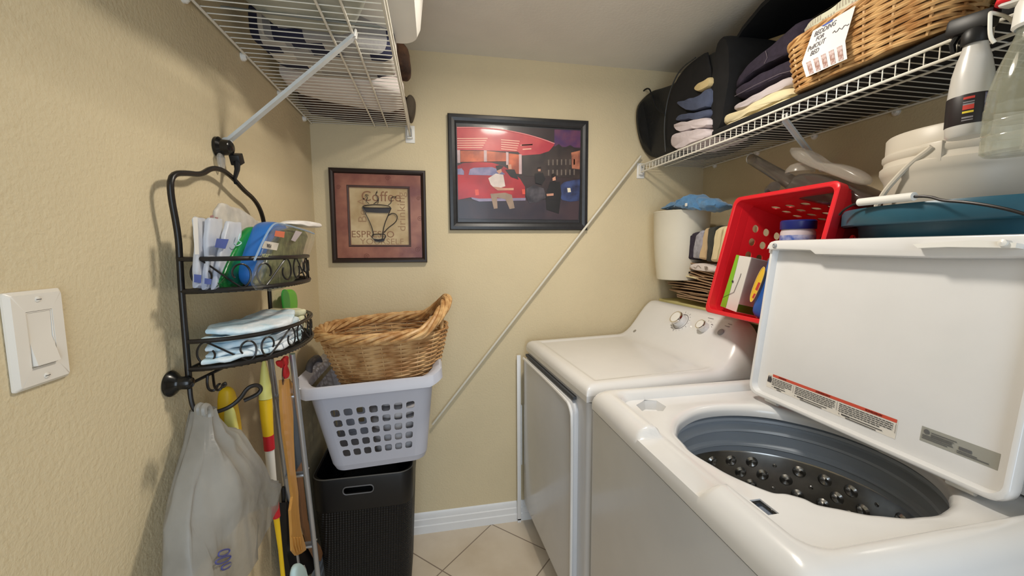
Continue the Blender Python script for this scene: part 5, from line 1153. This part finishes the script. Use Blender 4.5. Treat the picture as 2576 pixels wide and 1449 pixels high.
bgp = [bpt(a, b_) for a, b_ in ((1617, 394), (1596, 360), (1586, 310), (1588, 268), (1600, 250), (1625, 228), (1640, 222), (1665, 215), (1688, 208), (1705, 175), (1745, 150), (1790, 118), (1800, 130), (1788, 330), (1690, 384), (1650, 398))]
Pq = smooth_poly(bgp, it=2); dL = []
bm_ = MB(); Pq = resample(Pq, 90); cN = sum(Pq, V())/90
lay = [(.020, .88), (.022, .96), (.028, .985), (.05, 1), (.24, 1), (.29, .97), (.30, .9)]
for d_, k_ in lay:
    dL.append([V((min(RX-.03, q_.x+d_), min(-.006, (cN+(q_-cN)*k_).y), max(ZS+.001, min(CH-.02, (cN+(q_-cN)*k_).z+noise.noise(q_*9)*.006)))) for q_ in Pq])
bm_.loops(dL, cap0=True, cap1=True); obj('bag_body', bm_, BFB, t, ang=60)
obj('mouth_panel', cushion([at(a, b_, x=1.515) for a, b_ in ((1676, 385), (1674, 300), (1684, 235), (1712, 180), (1745, 150), (1788, 122), (1785, 335), (1740, 352))], (.012, 0, 0), p=.08, it=1, wr=.001, seed=131), BFAB, t)
obj('zip_seam', MB().tube(smooth_poly([at(a, b_, x=1.513) for a, b_ in ((1674, 382), (1670, 320), (1677, 260), (1690, 215), (1712, 172), (1750, 145))], closed=False), .0028, 6), mat('seam_grey', (46, 48, 50), .5), t)
obj('carry_strap', MB().tube(smooth_poly([at(a, b_, x=1.50) for a, b_ in ((1610, 236), (1632, 218), (1640, 240), (1650, 272), (1665, 284), (1672, 285))], closed=False), .0035, 6), BFAB, t)
# clothes in the first compartment
CLR = 'folded clothes in the far compartment of the organizer'
def grow(P, k=1.06):
    c = sum(P, V())/len(P); return [c+(p_-c)*k for p_ in P]
def soft(pts, x, d, m, name, label, cat, group, seed, p=.14, wr=.004):
    return obj(name, cushion(grow([at(a, b_, x=x) for a, b_ in pts]), (d, 0, 0), p=p, it=1, wr=wr, ws=24, seed=seed), m, None, label, cat, group)
PINKW = mat('pinkish_cotton', (208, 196, 198), .9, vary=.1, vscale=14, bump=.5, bscale=50, dist=.003)
soft([(1680, 352), (1686, 340), (1720, 328), (1784, 320), (1786, 342), (1740, 360), (1700, 378), (1684, 374)], 1.494, .20, PINKW, 'folded_towel', 'pinkish white towel at the bottom of the far organizer compartment', 'towel', CLR, 140)
soft([(1686, 315), (1700, 306), (1740, 300), (1784, 293), (1784, 318), (1730, 326), (1700, 330)], 1.494, .20, PINKW, 'folded_towel', 'pinkish white towel second from the bottom, far organizer compartment', 'towel', CLR, 141)
soft([(1688, 300), (1700, 288), (1750, 282), (1785, 272), (1785, 292), (1750, 300), (1700, 304)], 1.496, .19, SLATE, 'folded_shirt', 'slate blue shirt lying on the pinkish towels', 'shirt', CLR, 142)
soft([(1696, 262), (1700, 254), (1730, 248), (1760, 236), (1786, 214), (1786, 266), (1760, 276), (1725, 281)], 1.494, .19, SLATE, 'folded_shirt', 'slate blue folded shirt below the tan cloth', 'shirt', CLR, 143)
soft([(1740, 222), (1752, 212), (1775, 200), (1788, 190), (1788, 214), (1770, 224), (1750, 232)], 1.495, .18, TANF, 'tan_cloth', 'tan cloth folded on top in the far compartment', 'cloth', CLR, 144)
# second compartment
CL2 = 'folded clothes in the second compartment of the organizer'
soft([(1808, 318), (1830, 308), (1880, 292), (1960, 252), (2000, 236), (2000, 252), (1920, 282), (1860, 304), (1815, 326)], 1.516, .24, CREAMF, 'folded_sheet', 'cream sheet lying lowest in the second organizer compartment', 'sheet', CL2, 150, p=.2)
soft([(1807, 305), (1816, 290), (1850, 282), (1900, 255), (1975, 215), (2000, 212), (2000, 236), (1940, 262), (1880, 290), (1815, 318)], 1.514, .24, CREAMF, 'folded_sheet', 'cream folded sheet just above the lowest sheet', 'sheet', CL2, 151, p=.2)
soft([(1832, 278), (1850, 262), (1900, 232), (1975, 190), (2000, 185), (2000, 208), (1940, 232), (1880, 268), (1845, 282)], 1.518, .24, mat('lilac_white', (196, 186, 188), .9, vary=.08, bump=.5, bscale=50), 'folded_sheet', 'pale lilac white sheet between cream sheet and dark jeans', 'sheet', CL2, 152, p=.2)
j1 = soft([(1832, 238), (1840, 225), (1890, 195), (1950, 160), (1995, 140), (2000, 180), (1930, 212), (1860, 244), (1838, 248)], 1.520, .23, NAVY, 'folded_jeans', 'dark purple navy jeans lying on the lilac sheet', 'jeans', CL2, 153, p=.25)
j2 = soft([(1834, 222), (1850, 190), (1900, 140), (1960, 90), (2010, 42), (2025, 45), (2010, 120), (1950, 150), (1880, 195), (1842, 224)], 1.530, .22, NAVY, 'folded_jeans', 'dark purple navy jeans on top of the pile rising behind the wicker tray', 'jeans', CL2, 154, p=.25)
SEAM = mat('seam_thread', (120, 110, 116), .8)
obj('stitching', MB().tube([at(a, b_, x=1.516) for a, b_ in ((1848, 242), (1900, 214), (1960, 186), (1996, 176))], .0008, 5), SEAM, j1)
obj('stitching', MB().tube([at(a, b_, x=1.526) for a, b_ in ((1926, 128), (1930, 145), (1922, 160))], .0008, 5), SEAM, j2)
# wicker tray with note and cushion
t = thing('wicker_tray', 'rectangular brown wicker basket with a handwritten note on the right shelf edge', 'wicker basket', (1.59, -1.02, ZS+.025))
TM = Matrix.Rotation(R(0), 3, 'Z'); TO = V((1.590, -1.018, ZS+.026))
Pt = wicker(t, lambda p: TO+p, .118, .205, 5, 0, .124, .88, 17, 22, .0043, WICK, n=198, wob=.0034)
for k in range(3):
    obj('braided_rim', MB().tube([Pt(2*math.pi*i/160, .124, .003*math.cos(26*math.pi*i/160+k*2.1))+Z*(.006+.006*math.sin(26*math.pi*i/160+k*2.1)) for i in range(160)], .0050, 6, closed=True), WICK, t)
obj('base_ring', MB().loops([[Pt(2*math.pi*i/80, .001, o) for i in range(80)] for o in (0, -.01, -.08)], cap1=True), WICKD, t)
CU_M = mat('cushion_print', (212, 210, 188), .85, vary=.08)
nt = CU_M.node_tree; b = nt.nodes['Principled BSDF']; tc = nt.nodes['Texture Coordinate']
ck = nt.nodes.new('ShaderNodeTexChecker'); ck.inputs['Scale'].default_value = 26; nt.links.new(tc.outputs['Object'], ck.inputs[0])
wv = nt.nodes.new('ShaderNodeTexWave'); wv.inputs['Scale'].default_value = 42; wv.bands_direction = 'Y'; nt.links.new(tc.outputs['Object'], wv.inputs[0])
ml = nt.nodes.new('ShaderNodeMath'); ml.operation = 'MULTIPLY'; nt.links.new(ck.outputs[1], ml.inputs[0]); nt.links.new(wv.outputs[1], ml.inputs[1])
mxc = nt.nodes.new('ShaderNodeMix'); mxc.data_type = 'RGBA'; nt.links.new(ml.outputs[0], mxc.inputs[0]); mxc.inputs[6].default_value = (*srgb((212, 212, 190)), 1); mxc.inputs[7].default_value = (*srgb((168, 158, 140)), 1)
nt.links.new(mxc.outputs[2], b.inputs['Base Color'])
soft([(1996, 84), (2005, 68), (2040, 48), (2090, 12), (2150, -30), (2230, -60), (2230, 0), (2150, 30), (2060, 75), (2010, 92)], 1.482, .17, CU_M, 'cushion', 'pale patterned cushion stuffed in the wicker basket on right shelf', 'cushion', None, 160, p=.4)
t = thing('paper_note', 'white handwritten paper note hanging on the front of the wicker basket', 'note', tuple(at(2070, 150, x=1.463)))
NX = 1.462
n1 = [at(a, b_, x=NX) for a, b_ in ((2017, 158), (2045, 78), (2152, 14), (2126, 103))]
n2 = [at(a, b_, x=NX) for a, b_ in ((2028, 194), (2017, 158), (2126, 103), (2131, 148))]
NPM = mat('note_paper', (232, 228, 224), .8, vary=.02)
nt_ = obj('note_sheet', MB().prism(n1, (.0006, 0, 0)), NPM, t); nf = obj('note_fold', MB().prism(n2, (.0006, 0, 0)), NPM, t)
def on1(u, v, d=-.0006): return n1[0].lerp(n1[3], u).lerp(n1[1].lerp(n1[2], u), v)+V((d, 0, 0))
ux = on1(1, .5)-on1(0, .5); uy = on1(.5, 1)-on1(.5, 0)
PEN = mat('pen_ink', (74, 70, 80), .6)
for txt, u, v, sz in (('BEDDING', .10, .74, .0165), ('FOR', .20, .54, .0145), ('PullOUT', .06, .31, .0165), ('BED', .18, .09, .0165)):
    obj('handwriting', textmb(txt, sz, on1(u, v), ux, uy, .0002, width=.8), PEN, nt_)
obj('handwriting', MB().tube([on1(.62+.036*k, .50+.05*math.sin(k*1.9)*(1 if k < 9 else .4), -.0008) for k in range(11)], .0007, 5), PEN, nt_)
obj('blue_mark', MB().prism([on1(.22, .99), on1(.52, .99), on1(.50, .93), on1(.30, .93)], (-.0003, 0, 0)), mat('mark_blue', (60, 84, 170), .5), nt_)
for k in range(5):
    u0, u1 = .10+.18*k, .21+.18*k
    pf = lambda u, v: n2[0].lerp(n2[3], u).lerp(n2[1].lerp(n2[2], u), v)+V((-.0008, 0, 0))
    obj('tiny_photo', MB().prism([pf(u0, .06), pf(u1, .06), pf(u1, .86), pf(u0, .86)], (.0003, 0, 0)), mat('photo_brown', (150, 112, 100), .5, vary=.4, vscale=120, rgb2=(206, 188, 186)), nf)
# ---------------------------------------------------------------- spray bottles hanging from the shelf lip
def spray(name, label, c, ex, ey, prof, m, lab, trig, trm, trm2, ht):
    t = thing(name, label, 'spray bottle', c)
    obj('bottle', MB().lathe(c, prof, 48, ex=ex, ey=ey), m, t); return t
c1_ = at(2424, 365, x=1.445); c1_ = V((1.447, -1.271, 1.545))
t = spray('spray_bottle', 'pearl white spray bottle with black label and black trigger hanging from shelf lip', c1_, .85, 1, [(.0005, .0), (.026, .0), (.0295, .004), (.0305, .02), (.0305, .070), (.0295, .085), (.0275, .110), (.0225, .135), (.0185, .148), (.0165, .158), (.0165, .163)], mat('pearl_white', (196, 193, 187), .28, coat=.4, vary=.03), 0, 0, 0, 0, 0)
obj('black_label', MB().lathe(c1_, [(.0308, .020), (.0311, .021), (.0311, .070), (.0308, .071)], 48, ex=.85), mat('label_black', (34, 28, 30), .4), t)
def bl(name, a, z0, z1, m, da=13, r=.0316):
    mb = MB(); L = [[c1_+V((r*.85*math.cos(R(a+s_)), r*math.sin(R(a+s_)), z_)) for s_ in (-da, -da/2, 0, da/2, da)] for z_ in (z0, z1)]
    mb.loops(L, closed=False); return obj(name, mb, m, t)
for k, (z0_, z1_, m_) in enumerate(((.062, .066, mat('lab_red', (190, 60, 50), .5)), (.056, .0580, GREYINK), (.052, .0545, GREYINK), (.044, .052, mat('lab_red', (190, 60, 50), .5)), (.038, .0415, mat('lab_yel', (220, 196, 60), .5)), (.029, .032, GREYINK), (.025, .027, GREYINK))):
    bl('label_print', 205, z0_, z1_, m_)
bl('side_label', 262, .022, .069, mat('lab_grey', (150, 146, 160), .5, vary=.5, vscale=160, rgb2=(80, 76, 110)), 20)
obj('neck', MB().lathe(c1_, [(.0175, .160), (.0190, .163), (.0190, .180), (.016, .186), (.0005, .186)], 28), BPL, t)
obj('trigger_head', MB().box(c1_+V((.0, .008, .200)), (.012, .034, .016), .007, M=Matrix.Rotation(R(8), 3, 'X')), BPL, t)
obj('trigger', MB().tube([c1_+V((0, .026, .190)), c1_+V((0, .034, .175)), c1_+V((0, .031, .160))], [.006, .005, .004], 8), BPL, t)
c2_ = V((1.436, -1.352, 1.499))
GLS = mat('bottle_clear', (216, 218, 196), .08, trans=.75, alpha=.55, vary=.02)
t = spray('spray_bottle', 'clear ribbed spray bottle with red and white trigger, nearest item hanging on right shelf', c2_, .9, 1, [(.0005, .0), (.044, .0), (.049, .005), (.049, .028), (.0475, .031), (.049, .034), (.049, .052), (.0475, .055), (.049, .058), (.049, .076), (.0475, .079), (.048, .082), (.046, .105), (.038, .14), (.028, .17), (.0215, .19), (.0215, .205)], GLS, 0, 0, 0, 0, 0)
obj('dip_tube', MB().tube([c2_+V((0, 0, .01)), c2_+V((.004, 0, .1)), c2_+V((0, 0, .2))], .0022, 6), MILK, t)
obj('yellow_label', MB().loops([[c2_+V((.0495*.9*math.cos(R(a_)), .0495*math.sin(R(a_)), z_)) for a_ in range(262, 300, 4)] for z_ in (.04, .085)], closed=False), mat('lab_olive', (206, 190, 84), .5), t)
obj('neck', MB().lathe(c2_, [(.0235, .196), (.027, .20), (.025, .232), (.022, .24), (.0005, .24)], 28), WPL, t)
obj('trigger_head', MB().box(c2_+V((.0, .004, .262)), (.014, .040, .024), .008, M=Matrix.Rotation(R(8), 3, 'X')), WPL, t)
obj('red_shroud', cushion([c2_+V((-.017, .052, .240)), c2_+V((-.017, .042, .275)), c2_+V((-.017, -.02, .30)), c2_+V((-.017, -.05, .28)), c2_+V((-.017, -.04, .262))], (.034, 0, 0), p=.15, it=1, wr=0), RED, t)
obj('trigger', MB().tube([c2_+V((.012, -.030, .25)), c2_+V((.012, -.046, .228)), c2_+V((.012, -.040, .205))], [.006, .005, .004], 8), RED, t)
obj('wire_hanger', MB().tube(smooth_poly([V((1.488, -1.30, 1.722)), V((1.470, -1.30, 1.738)), V((1.425, -1.30, 1.742)), V((1.421, -1.302, 1.738)), V((1.420, -1.305, 1.700)), V((1.424, -1.31, 1.688))], closed=False), .0028, 8), WIRE, None,
    'white wire hook over the shelf lip between the two spray bottles', 'hook')
#END
